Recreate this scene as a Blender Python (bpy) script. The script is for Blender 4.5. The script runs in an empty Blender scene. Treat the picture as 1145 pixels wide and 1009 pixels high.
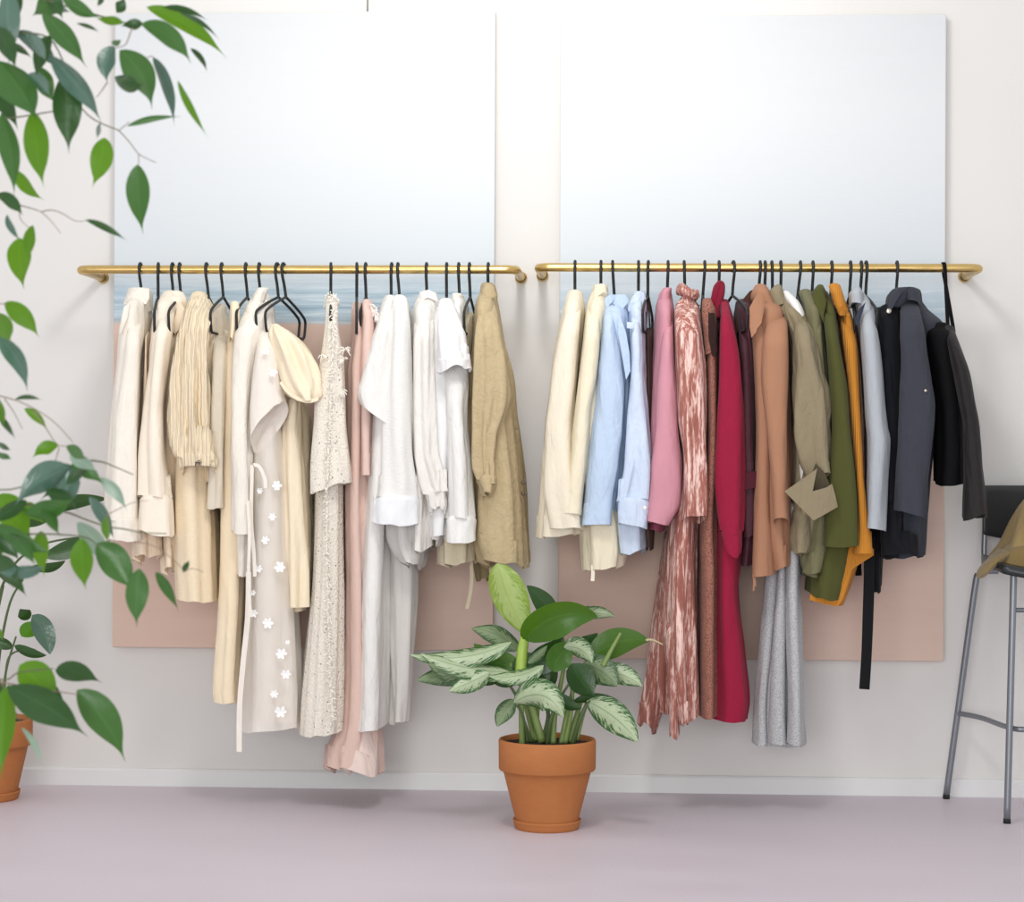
import bpy, bmesh, math, random
import numpy as np
from mathutils import Matrix, Vector

# ------------------------------------------------------------------ camera
SC = bpy.context.scene
COL = SC.collection
W, H = 1145, 1009
FPX = 2356.0
D = 6.2
CAMH = 1.0
YAW = math.radians(3.2)
ROLL = 0.0044
CAM = Vector((D * math.tan(YAW), -D, CAMH))
RM = Matrix.Rotation(YAW, 3, 'Z') @ Matrix.Rotation(math.pi / 2, 3, 'X') @ Matrix.Rotation(ROLL, 3, 'Z')


def ray(px, py):
    return RM @ Vector(((px - W / 2) / FPX, -(py - H / 2) / FPX, -1.0))


def P(px, py, y):
    """point of the room seen at a photo position, on the plane that lies at depth y"""
    r = ray(px, py)
    return CAM + r * ((y - CAM.y) / r.y)


def FL(px, py, z=0.0):
    r = ray(px, py)
    return CAM + r * ((z - CAM.z) / r.z)


def px_size(y):
    return (y - CAM.y) / FPX


cd = bpy.data.cameras.new('camera')
cam = bpy.data.objects.new('camera', cd)
COL.objects.link(cam)
cam.location = CAM
cam.rotation_mode = 'QUATERNION'
cam.rotation_quaternion = RM.to_quaternion()
cd.sensor_fit = 'HORIZONTAL'
cd.sensor_width = 36.0
cd.lens = 36.0 * FPX / W
cd.clip_start = 0.05
cd.dof.use_dof = True
cd.dof.focus_distance = 5.75
cd.dof.aperture_fstop = 7.0
SC.camera = cam

# ------------------------------------------------------------------ scene tree helpers


def tag(o, label=None, cat=None, group=None, kind=None):
    if label: o['label'] = label
    if cat: o['category'] = cat
    if group: o['group'] = group
    if kind: o['kind'] = kind
    return o


def empty(name, loc, label, cat, group=None):
    o = bpy.data.objects.new(name, None)
    o.empty_display_size = 0.05
    o.location = loc
    COL.objects.link(o)
    tag(o, label, cat, group)
    return o


def wloc(o):
    v = Vector((0, 0, 0))
    while o is not None:
        v = v + o.location
        o = o.parent
    return v


def mesh_obj(name, verts, faces, m, parent=None, smooth=True, uvs=None, origin=None):
    """verts are given in room coordinates"""
    v = np.asarray(verts, dtype=np.float64).reshape(-1, 3)
    if parent is not None:
        off = wloc(parent)
        loc = Vector((0, 0, 0))
    else:
        off = Vector(origin) if origin is not None else Vector((0, 0, 0))
        loc = off
    v = v - np.array(off)
    me = bpy.data.meshes.new(name)
    me.from_pydata(v.tolist(), [], faces)
    me.update()
    bm = bmesh.new()
    bm.from_mesh(me)
    bmesh.ops.recalc_face_normals(bm, faces=bm.faces)
    bm.to_mesh(me)
    bm.free()
    if smooth:
        me.polygons.foreach_set('use_smooth', [True] * len(me.polygons))
    if uvs is not None:
        lay = me.uv_layers.new(name='UVMap')
        li = np.zeros(len(me.loops), dtype=np.int32)
        me.loops.foreach_get('vertex_index', li)
        lay.data.foreach_set('uv', np.asarray(uvs)[li].ravel())
    if m is not None:
        me.materials.append(m)
    o = bpy.data.objects.new(name, me)
    o.location = loc
    COL.objects.link(o)
    if parent is not None:
        o.parent = parent
    return o


class Geo:
    def __init__(self):
        self.v = []
        self.f = []

    def add(self, verts, faces):
        n = len(self.v)
        self.v += [tuple(p) for p in verts]
        self.f += [tuple(i + n for i in f) for f in faces]
        return self

    def box(self, lo, hi):
        x0, y0, z0 = lo; x1, y1, z1 = hi
        vs = [(x0, y0, z0), (x1, y0, z0), (x1, y1, z0), (x0, y1, z0), (x0, y0, z1), (x1, y0, z1), (x1, y1, z1), (x0, y1, z1)]
        return self.add(vs, [(0, 3, 2, 1), (4, 5, 6, 7), (0, 1, 5, 4), (1, 2, 6, 5), (2, 3, 7, 6), (3, 0, 4, 7)])

    def tube(self, pts, r, n=10, caps=True):
        pts = [Vector(p) for p in pts]
        k = len(pts)
        rr = [r] * k if not hasattr(r, '__len__') else list(r)
        tang = []
        for i in range(k):
            a = pts[max(i - 1, 0)]; b = pts[min(i + 1, k - 1)]
            t = (b - a)
            tang.append(t.normalized() if t.length > 1e-9 else Vector((0, 0, 1)))
        up = Vector((0, 0, 1)) if abs(tang[0].z) < 0.9 else Vector((1, 0, 0))
        nrm = (up - tang[0] * up.dot(tang[0])).normalized()
        vs = []
        for i in range(k):
            nrm = nrm - tang[i] * nrm.dot(tang[i])
            nrm = nrm.normalized() if nrm.length > 1e-6 else tang[i].orthogonal().normalized()
            bn = tang[i].cross(nrm)
            for j in range(n):
                a = 2 * math.pi * j / n
                vs.append(pts[i] + (nrm * math.cos(a) + bn * math.sin(a)) * rr[i])
        fs = []
        for i in range(k - 1):
            for j in range(n):
                fs.append((i * n + j, i * n + (j + 1) % n, (i + 1) * n + (j + 1) % n, (i + 1) * n + j))
        if caps:
            fs.append(tuple(range(n))[::-1])
            fs.append(tuple((k - 1) * n + j for j in range(n)))
        return self.add(vs, fs)

    def strip(self, pts, w, th, wdir=None):
        """a flat ribbon with thickness along a path"""
        pts = [Vector(p) for p in pts]
        k = len(pts)
        ws = [w] * k if not hasattr(w, '__len__') else list(w)
        vs = []
        for i in range(k):
            t = (pts[min(i + 1, k - 1)] - pts[max(i - 1, 0)]).normalized()
            wd = Vector(wdir) if wdir is not None else Vector((1, 0, 0))
            wd = (wd - t * wd.dot(t)).normalized()
            nn = t.cross(wd)
            for sx, sy in ((-1, -1), (1, -1), (1, 1), (-1, 1)):
                vs.append(pts[i] + wd * (sx * ws[i] / 2) + nn * (sy * th / 2))
        fs = []
        for i in range(k - 1):
            for j in range(4):
                fs.append((i * 4 + j, i * 4 + (j + 1) % 4, (i + 1) * 4 + (j + 1) % 4, (i + 1) * 4 + j))
        fs += [(3, 2, 1, 0), tuple((k - 1) * 4 + j for j in range(4))]
        return self.add(vs, fs)

    def lathe(self, prof, c, n=48, close=False):
        c = Vector(c)
        vs = []
        for r, z in prof:
            for j in range(n):
                a = 2 * math.pi * j / n
                vs.append((c.x + r * math.cos(a), c.y + r * math.sin(a), c.z + z))
        fs = []
        for i in range(len(prof) - 1):
            for j in range(n):
                fs.append((i * n + j, i * n + (j + 1) % n, (i + 1) * n + (j + 1) % n, (i + 1) * n + j))
        return self.add(vs, fs)

    def build(self, name, m, parent=None, smooth=True, origin=None):
        return mesh_obj(name, self.v, self.f, m, parent, smooth, origin=origin)


def spline(pts, n=8):
    """Catmull-Rom through 3-D points"""
    pts = [Vector(p) for p in pts]
    if len(pts) < 3:
        return [pts[0].lerp(pts[-1], i / n) for i in range(n + 1)]
    out = []
    for i in range(len(pts) - 1):
        p0 = pts[max(i - 1, 0)]; p1 = pts[i]; p2 = pts[i + 1]; p3 = pts[min(i + 2, len(pts) - 1)]
        for j in range(n):
            t = j / n
            out.append(0.5 * ((2 * p1) + (p2 - p0) * t + (2 * p0 - 5 * p1 + 4 * p2 - p3) * t * t + (3 * p1 - p0 - 3 * p2 + p3) * t ** 3))
    out.append(pts[-1])
    return out


# ------------------------------------------------------------------ materials
def lin(c):
    if isinstance(c, str):
        c = c.lstrip('#')
        c = tuple(int(c[i:i + 2], 16) for i in (0, 2, 4))
    r = []
    for v in c:
        v = v / 255.0
        r.append(v / 12.92 if v <= 0.04045 else ((v + 0.055) / 1.055) ** 2.4)
    return (r[0], r[1], r[2], 1.0)


class NT:
    def __init__(self, name):
        self.m = bpy.data.materials.new(name)
        self.m.use_nodes = True
        self.t = self.m.node_tree
        self.t.nodes.clear()
        self.out = self.n('ShaderNodeOutputMaterial')
        self.b = self.n('ShaderNodeBsdfPrincipled')
        self.l(self.b.outputs[0], self.out.inputs['Surface'])

    def n(self, t, **kw):
        x = self.t.nodes.new(t)
        for k, v in kw.items():
            setattr(x, k, v)
        return x

    def l(self, a, b):
        self.t.links.new(a, b)

    def coord(self, kind='Object', scale=(1, 1, 1)):
        tc = self.n('ShaderNodeTexCoord')
        mp = self.n('ShaderNodeMapping')
        mp.inputs['Scale'].default_value = scale
        self.l(tc.outputs[kind], mp.inputs['Vector'])
        return mp.outputs[0]

    def noise(self, vec, scale, detail=3.0, rough=0.55, dist=0.0):
        x = self.n('ShaderNodeTexNoise')
        x.inputs['Scale'].default_value = scale
        x.inputs['Detail'].default_value = detail
        x.inputs['Roughness'].default_value = rough
        x.inputs['Distortion'].default_value = dist
        self.l(vec, x.inputs['Vector'])
        return x.outputs['Fac']

    def ramp(self, fac, stops, interp='LINEAR'):
        x = self.n('ShaderNodeValToRGB')
        x.color_ramp.interpolation = interp
        el = x.color_ramp.elements
        while len(el) > 1:
            el.remove(el[-1])
        el[0].position = stops[0][0]; el[0].color = stops[0][1]
        for p, c in stops[1:]:
            e = el.new(p); e.color = c
        self.l(fac, x.inputs['Fac'])
        return x.outputs['Color']

    def mix(self, fac, a, b, mode='MIX'):
        x = self.n('ShaderNodeMix', data_type='RGBA', blend_type=mode)
        for s, v in ((x.inputs['Factor'], fac), (x.inputs['A'], a), (x.inputs['B'], b)):
            if hasattr(v, 'links') or isinstance(v, bpy.types.NodeSocket):
                self.l(v, s)
            else:
                s.default_value = v
        for s in x.inputs:
            if s.type == 'RGBA' and s.name == 'A':
                if isinstance(a, bpy.types.NodeSocket): self.l(a, s)
                else: s.default_value = a
            if s.type == 'RGBA' and s.name == 'B':
                if isinstance(b, bpy.types.NodeSocket): self.l(b, s)
                else: s.default_value = b
        return [o for o in x.outputs if o.type == 'RGBA'][0]

    def math(self, op, a, b=None):
        x = self.n('ShaderNodeMath', operation=op)
        for i, v in enumerate((a, b)):
            if v is None: continue
            if isinstance(v, bpy.types.NodeSocket): self.l(v, x.inputs[i])
            else: x.inputs[i].default_value = v
        return x.outputs[0]

    def bump(self, h, strength, dist=0.002, prev=None):
        x = self.n('ShaderNodeBump')
        x.inputs['Strength'].default_value = strength
        x.inputs['Distance'].default_value = dist
        self.l(h, x.inputs['Height'])
        if prev is not None: self.l(prev, x.inputs['Normal'])
        return x.outputs[0]

    def set(self, **kw):
        for k, v in kw.items():
            s = self.b.inputs[k.replace('_', ' ')]
            if isinstance(v, bpy.types.NodeSocket): self.l(v, s)
            else: s.default_value = v
        return self


def shade(c, k):
    return (min(c[0] * k, 1), min(c[1] * k, 1), min(c[2] * k, 1), 1)


def simple(name, col, rough=0.5, metal=0.0, spec=0.5):
    t = NT(name)
    t.set(Base_Color=lin(col), Roughness=rough, Metallic=metal)
    t.b.inputs['Specular IOR Level'].default_value = spec
    return t.m


def fabric(name, col, kind='plain', col2=None, rough=0.85, bump=0.35, thin=0.0, sheen=0.05, spec=0.2):
    """woven / knitted cloth"""
    t = NT(name)
    c = lin(col)
    o = t.coord('Object')
    mott = t.noise(o, 14.0, 4.0)
    fine = t.noise(o, 420.0, 2.0)
    if kind == 'plain':
        base = t.mix(mott, shade(c, 0.93), shade(c, 1.05))
        crease = t.noise(t.coord('Object', (1, 1, 0.28)), 26.0, 4.0, 0.55, 0.8)
        h = t.noise(t.coord('Object', (1, 1, 0.55)), 60.0, 5.0, 0.6, 0.6)
        nb = t.bump(h, bump, 0.004)
        nb = t.bump(crease, min(bump * 1.3, 0.7), 0.016, nb)
        nb = t.bump(fine, 0.25, 0.001, nb)
    elif kind == 'linen':
        sl = t.noise(t.coord('Object', (60, 60, 600)), 1.0, 2.0)
        sv = t.noise(t.coord('Object', (500, 500, 25)), 1.0, 2.0)
        base = t.mix(sl, shade(c, 0.86), shade(c, 1.1))
        base = t.mix(t.math('MULTIPLY', sv, 0.6), base, shade(c, 0.88))
        h = t.noise(t.coord('Object', (1, 1, 0.8)), 45.0, 6.0, 0.65, 1.0)
        nb = t.bump(h, bump, 0.010)
        nb = t.bump(sv, 0.3, 0.001, nb)
    elif kind == 'knit':
        wv = t.n('ShaderNodeTexWave', wave_type='BANDS', bands_direction='X')
        wv.inputs['Scale'].default_value = 30.0
        wv.inputs['Distortion'].default_value = 3.0
        wv.inputs['Detail'].default_value = 2.0
        t.l(t.coord('Object', (1, 1, 0.8)), wv.inputs['Vector'])
        base = t.mix(wv.outputs['Fac'], shade(c, 0.88), shade(c, 1.04))
        nb = t.bump(wv.outputs['Fac'], bump, 0.004)
        nb = t.bump(fine, 0.5, 0.0015, nb)
    elif kind == 'speckle':
        sp = t.noise(o, 330.0, 2.0, 0.7)
        c2 = lin(col2)
        base = t.ramp(sp, [(0.36, shade(c2, 0.9)), (0.50, c), (0.64, shade(c, 1.25))])
        nb = t.bump(sp, 0.6, 0.002)
    elif kind == 'streak':
        s1 = t.noise(t.coord('Object', (75, 75, 7)), 1.0, 4.0, 0.6, 0.7)
        s2 = t.noise(t.coord('Object', (240, 240, 45)), 1.0, 3.0, 0.6, 0.3)
        s = t.math('ADD', t.math('MULTIPLY', s1, 0.7), t.math('MULTIPLY', s2, 0.3))
        c2 = lin(col2)
        base = t.ramp(s, [(0.38, shade(c, 0.75)), (0.49, c), (0.58, c2), (0.7, shade(c2, 1.15))])
        nb = t.bump(s, 0.7, 0.003)
    elif kind == 'boucle':
        v = t.n('ShaderNodeTexVoronoi')
        v.inputs['Scale'].default_value = 190.0
        t.l(o, v.inputs['Vector'])
        dots = t.n('ShaderNodeTexVoronoi')
        dots.inputs['Scale'].default_value = 60.0
        t.l(o, dots.inputs['Vector'])
        base = t.ramp(v.outputs['Distance'], [(0.0, shade(c, 1.05)), (0.75, shade(c, 0.88))])
        c2 = lin(col2)
        base = t.mix(t.ramp(dots.outputs['Distance'], [(0.12, (1, 1, 1, 1)), (0.17, (0, 0, 0, 1))]), base, c2)
        nb = t.bump(v.outputs['Distance'], 0.7, 0.003)
    elif kind == 'gauze':
        g = t.noise(t.coord('Object', (70, 70, 260)), 1.0, 2.0)
        base = t.mix(g, shade(c, 0.95), shade(c, 1.03))
        nb = t.bump(g, 0.5, 0.003)
    elif kind == 'rib':
        wv = t.n('ShaderNodeTexWave', wave_type='BANDS', bands_direction='X')
        wv.inputs['Scale'].default_value = 70.0
        wv.inputs['Distortion'].default_value = 0.6
        t.l(t.coord('Object', (1, 1, 0.1)), wv.inputs['Vector'])
        base = t.mix(wv.outputs['Fac'], shade(c, 0.9), shade(c, 1.03))
        nb = t.bump(wv.outputs['Fac'], 0.6, 0.003)
    t.set(Base_Color=base, Roughness=rough, Normal=nb)
    t.b.inputs['Specular IOR Level'].default_value = spec
    t.b.inputs['Sheen Weight'].default_value = sheen
    t.b.inputs['Sheen Roughness'].default_value = 0.5
    if thin > 0:
        tr = t.n('ShaderNodeBsdfTransparent')
        mx = t.n('ShaderNodeMixShader')
        mx.inputs[0].default_value = thin
        t.l(t.b.outputs[0], mx.inputs[1])
        t.l(tr.outputs[0], mx.inputs[2])
        t.l(mx.outputs[0], t.out.inputs['Surface'])
    return t.m


def leaf_mat(name, top, trans, rough=0.35, silver=None, edge=0.0, spec=0.5, tw=0.3):
    t = NT(name)
    c = lin(top)
    uv = t.coord('UV')
    sx = t.n('ShaderNodeSeparateXYZ')
    t.l(uv, sx.inputs[0])
    u, v = sx.outputs[0], sx.outputs[1]
    o = t.coord('Object')
    mott = t.noise(o, 40.0, 3.0)
    base = t.mix(mott, shade(c, 0.8), shade(c, 1.2))
    av = t.math('ABSOLUTE', v)
    vein = t.math('LESS_THAN', av, 0.05)
    if silver:
        # feathered pale blotches fanning out from the midrib
        fan = t.math('SUBTRACT', u, t.math('MULTIPLY', av, 0.35))
        cm = t.n('ShaderNodeCombineXYZ')
        t.l(t.math('MULTIPLY', fan, 22.0), cm.inputs[0])
        t.l(t.math('MULTIPLY', v, 2.6), cm.inputs[1])
        nz = t.math('ADD', t.math('MULTIPLY', t.math('SUBTRACT', t.noise(cm.outputs[0], 1.0, 5.0, 0.7, 0.5), 0.5), 1.7), 0.5)
        edge_f = t.math('SUBTRACT', t.math('ADD', t.math('MULTIPLY', av, 0.55), 0.19), nz)
        msk = t.ramp(edge_f, [(0.0, (1, 1, 1, 1)), (0.05 + edge * 0.5, (0, 0, 0, 1))])
        base = t.mix(msk, base, t.mix(mott, shade(lin(silver), 0.82), shade(lin(silver), 1.1)))
        base = t.mix(t.math('MULTIPLY', vein, 0.4), base, shade(c, 1.3))
    else:
        base = t.mix(t.math('MULTIPLY', vein, 0.5), base, shade(c, 1.7))
    nb = t.bump(t.noise(t.coord('UV', (14, 5, 1)), 1.0, 2.0), 0.35, 0.002)
    t.set(Base_Color=base, Roughness=rough, Normal=nb)
    t.b.inputs['Specular IOR Level'].default_value = spec
    tl = t.n('ShaderNodeBsdfTranslucent')
    tl.inputs['Color'].default_value = lin(trans)
    mx = t.n('ShaderNodeMixShader')
    mx.inputs[0].default_value = tw
    t.l(t.b.outputs[0], mx.inputs[1])
    t.l(tl.outputs[0], mx.inputs[2])
    t.l(mx.outputs[0], t.out.inputs['Surface'])
    return t.m
# ------------------------------------------------------------------ the room
def wall_material():
    t = NT('white_plaster')
    o = t.coord('Object')
    big = t.noise(o, 1.6, 4.0)
    fine = t.noise(o, 55.0, 3.0)
    spots = t.noise(o, 23.0, 1.0)
    base = t.mix(big, lin('#d7d5d2'), lin('#dfddda'))
    base = t.mix(t.ramp(spots, [(0.80, (0, 0, 0, 1)), (0.84, (0.35, 0.35, 0.35, 1))]), base, lin('#b9b4ae'))
    t.set(Base_Color=base, Roughness=0.9, Normal=t.bump(fine, 0.12, 0.002))
    t.b.inputs['Specular IOR Level'].default_value = 0.2
    return t.m


def floor_material():
    t = NT('lilac_vinyl_floor')
    o = t.coord('Object')
    a = t.noise(t.coord('Object', (0.7, 2.2, 1)), 2.2, 5.0, 0.6)
    b = t.noise(o, 130.0, 2.0)
    base = t.mix(a, lin('#d1c7d0'), lin('#ddd4dc'))
    base = t.mix(t.math('MULTIPLY', b, 0.25), base, lin('#a3969f'))
    s = t.noise(o, 9.0, 2.0)
    base = t.mix(t.ramp(s, [(0.77, (0, 0, 0, 1)), (0.80, (0.5, 0.5, 0.5, 1))]), base, lin('#93868d'))
    t.set(Base_Color=base, Roughness=t.ramp(a, [(0.3, (0.42,) * 3 + (1,)), (0.7, (0.55,) * 3 + (1,))]), Normal=t.bump(b, 0.06, 0.001))
    t.b.inputs['Specular IOR Level'].default_value = 0.35
    return t.m


M_WALL = wall_material()
M_FLOOR = floor_material()
M_BASE = simple('white_painted_skirting', '#dcdcdc', 0.45)

o = Geo().box((-4.0, 0.0, -0.05), (4.0, 0.12, 3.4)).build('wall_back', M_WALL, smooth=False)
tag(o, 'plain white plaster wall behind the clothes rails', kind='structure')
o = Geo().box((-4.0, -9.0, -0.1), (4.0, 0.0, 0.0)).build('floor', M_FLOOR, smooth=False)
tag(o, 'lilac grey vinyl floor', kind='structure')
g = Geo()
n = 0.0515
prof = [(0.0, 0.0), (-0.014, 0.0), (-0.014, n - 0.006), (-0.010, n), (0.0, n)]
vs, fs = [], []
for x in (-4.0, 4.0):
    for (y, z) in prof: vs.append((x, y, z))
for i in range(5):
    fs.append((i, (i + 1) % 5, 5 + (i + 1) % 5, 5 + i))
fs += [(4, 3, 2, 1, 0), (5, 6, 7, 8, 9)]
o = g.add(vs, fs).build('baseboard_back', M_BASE, smooth=False)
tag(o, 'low white skirting board along the wall', kind='structure')


def painting(label, x0, x1, ytop, ybot, seed, sea, wave, dk):
    yf = -0.042
    tl = P(x0, ytop, yf); br = P(x1, ybot, yf)
    t = NT('painted_canvas')
    tc = t.coord('Object')
    sx = t.n('ShaderNodeSeparateXYZ')
    t.l(tc, sx.inputs[0])
    z = sx.outputs[2]
    hgt = tl.z - br.z
    zf = t.math('DIVIDE', z, hgt)
    of = t.n('ShaderNodeMapping')
    of.inputs['Location'].default_value = (seed * 3.1, 0, seed * 1.7)
    of.inputs['Scale'].default_value = (0.8, 1, 6.0)
    t.l(tc, of.inputs['Vector'])
    wb = t.noise(of.outputs[0], 2.4, 5.0, 0.6, 0.5)
    of2 = t.n('ShaderNodeMapping')
    of2.inputs['Location'].default_value = (seed * 1.3, 0, seed * 2.7)
    of2.inputs['Scale'].default_value = (1.6, 1, 34.0)
    t.l(tc, of2.inputs['Vector'])
    strokes = t.noise(of2.outputs[0], 2.0, 5.0, 0.65, 0.6)
    zz = t.math('ADD', zf, t.math('MULTIPLY', t.math('SUBTRACT', wb, 0.5), 0.10))
    zz2 = t.math('ADD', zf, t.math('MULTIPLY', t.math('SUBTRACT', strokes, 0.5), 0.018))
    sky = t.ramp(zz, [(0.50, lin('#c9d2da')), (0.60, lin('#cfd6db')), (0.72, lin('#d4d8db')), (0.85, lin('#d5d8da')), (1.0, lin('#d0d3d5'))])
    seac = t.ramp(strokes, [(0.30, lin(dk)), (0.5, lin('#b4c5d0')), (0.68, lin('#ced8de'))])
    pk = t.mix(wb, lin('#d3b6a8'), lin('#dfc8ba'))
    pk = t.mix(t.math('MULTIPLY', strokes, 0.5), pk, lin('#d6bcae'))
    ms = t.ramp(zz2, [(sea, (1, 1, 1, 1)), (sea + wave, (0, 0, 0, 1))])
    col = t.mix(ms, sky, seac)
    mp = t.ramp(zz2, [(sea - 0.052, (1, 1, 1, 1)), (sea - 0.046, (0, 0, 0, 1))])
    col = t.mix(mp, col, pk)
    weave = t.noise(t.coord('Object', (300, 300, 300)), 1.0, 2.0)
    t.set(Base_Color=col, Roughness=0.8, Normal=t.bump(weave, 0.15, 0.001, t.bump(strokes, 0.15, 0.002)))
    t.b.inputs['Specular IOR Level'].default_value = 0.2
    org = Vector(((tl.x + br.x) / 2, -0.001, br.z))
    root = empty('canvas_painting', org, label, 'painting')
    g = Geo().box((tl.x, yf, br.z), (br.x, -0.014, tl.z))
    o = g.build('canvas', t.m, root, smooth=False)
    bv = o.modifiers.new('bevel', 'BEVEL'); bv.width = 0.003; bv.segments = 2
    g = Geo()
    e = 0.004
    for lo, hi in (((tl.x + e, -0.014, br.z + e), (tl.x + 0.04, -0.001, tl.z - e)), ((br.x - 0.04, -0.014, br.z + e), (br.x - e, -0.001, tl.z - e)),
                   ((tl.x + 0.04, -0.014, br.z + e), (br.x - 0.04, -0.001, br.z + 0.04)), ((tl.x + 0.04, -0.014, tl.z - 0.04), (br.x - 0.04, -0.001, tl.z - e))):
        g.box(lo, hi)
    g.build('stretcher_frame', simple('raw_pine', '#c9b08c', 0.7), root, smooth=False)
    return root


painting('tall canvas of pale sky over a pink ground, behind the rail of cream clothes', 128.5, 551, 15, 728, 1.0, 0.560, 0.03, '#8fa8b8')
painting('tall canvas of pale sky over a pink ground, behind the rail of colourful clothes', 627, 1055, 19, 740, 2.3, 0.545, 0.06, '#b0c3ce')

# thin cord hanging down the wall above the left painting
g = Geo().tube([P(411, -30, -0.012), P(411.3, -8, -0.012), P(411, 12.5, -0.012)], 0.0022, 8)
o = g.build('hanging_cord', simple('grey_cord', '#8d8b88', 0.6), origin=P(411, 12.5, -0.012))
tag(o, 'thin grey cord hanging down the wall above the left painting', 'cord')

# ------------------------------------------------------------------ rails
t = NT('brushed_brass')
t.set(Base_Color=t.mix(t.noise(t.coord('Object', (6, 60, 60)), 3.0, 3.0), lin('#c2a160'), lin('#e0c486')), Metallic=1.0,
      Roughness=t.ramp(t.noise(t.coord('Object', (8, 90, 90)), 3.0, 3.0), [(0.3, (0.22,) * 3 + (1,)), (0.7, (0.4,) * 3 + (1,))]))
M_BRASS = t.m
M_STEEL = simple('satin_steel', '#b9b5ac', 0.35, 1.0)
RY = -0.28


def rail(label, xa, ya, xb, yb):
    a = P(xa, ya, RY); b = P(xb, yb, RY)
    r = 0.0122
    R = 0.032
    root = empty('clothes_rail', Vector(((a.x + b.x) / 2, -0.001, (a.z + b.z) / 2)), label, 'clothes rail')
    pts = [Vector((a.x, -0.004, a.z)), Vector((a.x, RY + R, a.z))]
    for i in range(1, 8):
        q = math.pi / 2 * i / 8
        pts.append(Vector((a.x + R - R * math.cos(q), RY + R - R * math.sin(q), a.z)))
    for i in range(25):
        pts.append(Vector((a.x + R, RY, a.z)).lerp(Vector((b.x - R, RY, b.z)), i / 24))
    for i in range(1, 8):
        q = math.pi / 2 * i / 8
        pts.append(Vector((b.x - R + R * math.sin(q), RY + R - R * math.cos(q), b.z)))
    pts += [Vector((b.x, RY + R, b.z)), Vector((b.x, -0.004, b.z))]
    Geo().tube(pts, r, 20).build('rail_tube', M_BRASS, root)
    for e in (a, b):
        g = Geo()
        vs = []
        prof = [(0.0132, -0.014), (0.0165, -0.012), (0.0175, -0.006), (0.0180, -0.001), (0.0, -0.001)]
        n = 28
        for rr, yy in prof:
            for j in range(n):
                q = 2 * math.pi * j / n
                vs.append((e.x + rr * math.cos(q), yy, e.z + rr * math.sin(q)))
        fs = [(i * n + j, i * n + (j + 1) % n, (i + 1) * n + (j + 1) % n, (i + 1) * n + j) for i in range(len(prof) - 1) for j in range(n)]
        g.add(vs, fs).build('wall_flange', M_BRASS, root)
    return a, b


RAIL_L = rail('brass clothes rail carrying the white and cream garments', 88, 301.5, 577, 301.5)
RAIL_R = rail('brass clothes rail carrying the colourful and dark garments', 602, 299, 1096, 300)


def rail_z(x):
    a, b = RAIL_L if x < (RAIL_L[1].x + RAIL_R[0].x) / 2 else RAIL_R
    return a.z + (b.z - a.z) * (x - a.x) / (b.x - a.x)
# ------------------------------------------------------------------ hangers
M_HANG = simple('black_coated_wire', '#16191b', 0.55)


def view_dir(X, y):
    v = Vector((X - CAM.x, y - CAM.y))
    return v.normalized()


def natural(px):
    return math.degrees((704 - px) / FPX)


def long_axis(X, y, turn):
    """horizontal direction pointing away from the viewer, turned by so many degrees off the sight line"""
    v = view_dir(X, y)
    t = math.radians(turn)
    return Vector((v.x * math.cos(t) + v.y * math.sin(t), -v.x * math.sin(t) + v.y * math.cos(t), 0))


HANGERS = {}


def hanger(px, label, neck=None, turn=None, width=None, group=None):
    """wire hanger: hook over the rail, two sloping arms, rounded ends, lower bar"""
    neck = px if neck is None else neck
    X = P(px, 300, RY).x
    c = Vector((X, RY, rail_z(X)))
    width = (0.27 if turn is None else 0.385) if width is None else width
    turn = natural(px) if turn is None else turn
    ax = long_axis(X, RY, turn)
    shift = (neck - px) * px_size(RY)
    root = empty('clothes_hanger', c, label, 'hanger', group)

    def Q(u, z):
        k = min(max(-z / 0.08, 0), 1.0)
        return Vector((c.x + shift * k, c.y, c.z + z)) + ax * u
    R = 0.0174
    hook = []
    for i in range(15):
        q = math.radians(-35 + 215 * i / 14)
        hook.append(Q(R * math.cos(q), R * math.sin(q)))
    hook += spline([Q(-R, 0), Q(-R * 0.9, -0.02), Q(-R * 0.35, -0.045), Q(0, -0.078)], 5)[1:]
    Geo().tube(hook, 0.0043, 8).build('hook', M_HANG, root)
    w = width / 2
    body = []
    keys = [(0, -0.078), (-w * 0.5, -0.101), (-w * 0.9, -0.124), (-w, -0.137), (-w * 1.0, -0.152), (-w * 0.955, -0.180), (-w * 0.88, -0.188)]
    left = [Q(u, z) for u, z in keys]
    right = [Q(-u, z) for u, z in keys]
    loop = spline(left, 5) + spline(right[::-1], 5)
    Geo().tube(loop, 0.0040, 8).build('frame', M_HANG, root)
    HANGERS[px] = (root, c, Q(0, -0.078))
    return root


# ------------------------------------------------------------------ cloth
def sines(pts, lam, seed, n=7):
    r = np.random.RandomState(seed)
    out = np.zeros(len(pts))
    for _ in range(n):
        k = r.normal(size=3); k /= np.linalg.norm(k)
        k[2] *= 0.22
        ph = pts @ (k * 2 * math.pi / (lam * r.uniform(0.6, 1.6))) + r.uniform(0, 6.28)
        out += 0.6 * np.sin(ph) + 0.6 * (1 - 2.2 * np.abs(np.sin(ph / 2 + 1)) ** 0.8) * 0.6
    return out / math.sqrt(n / 2.0)


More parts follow.
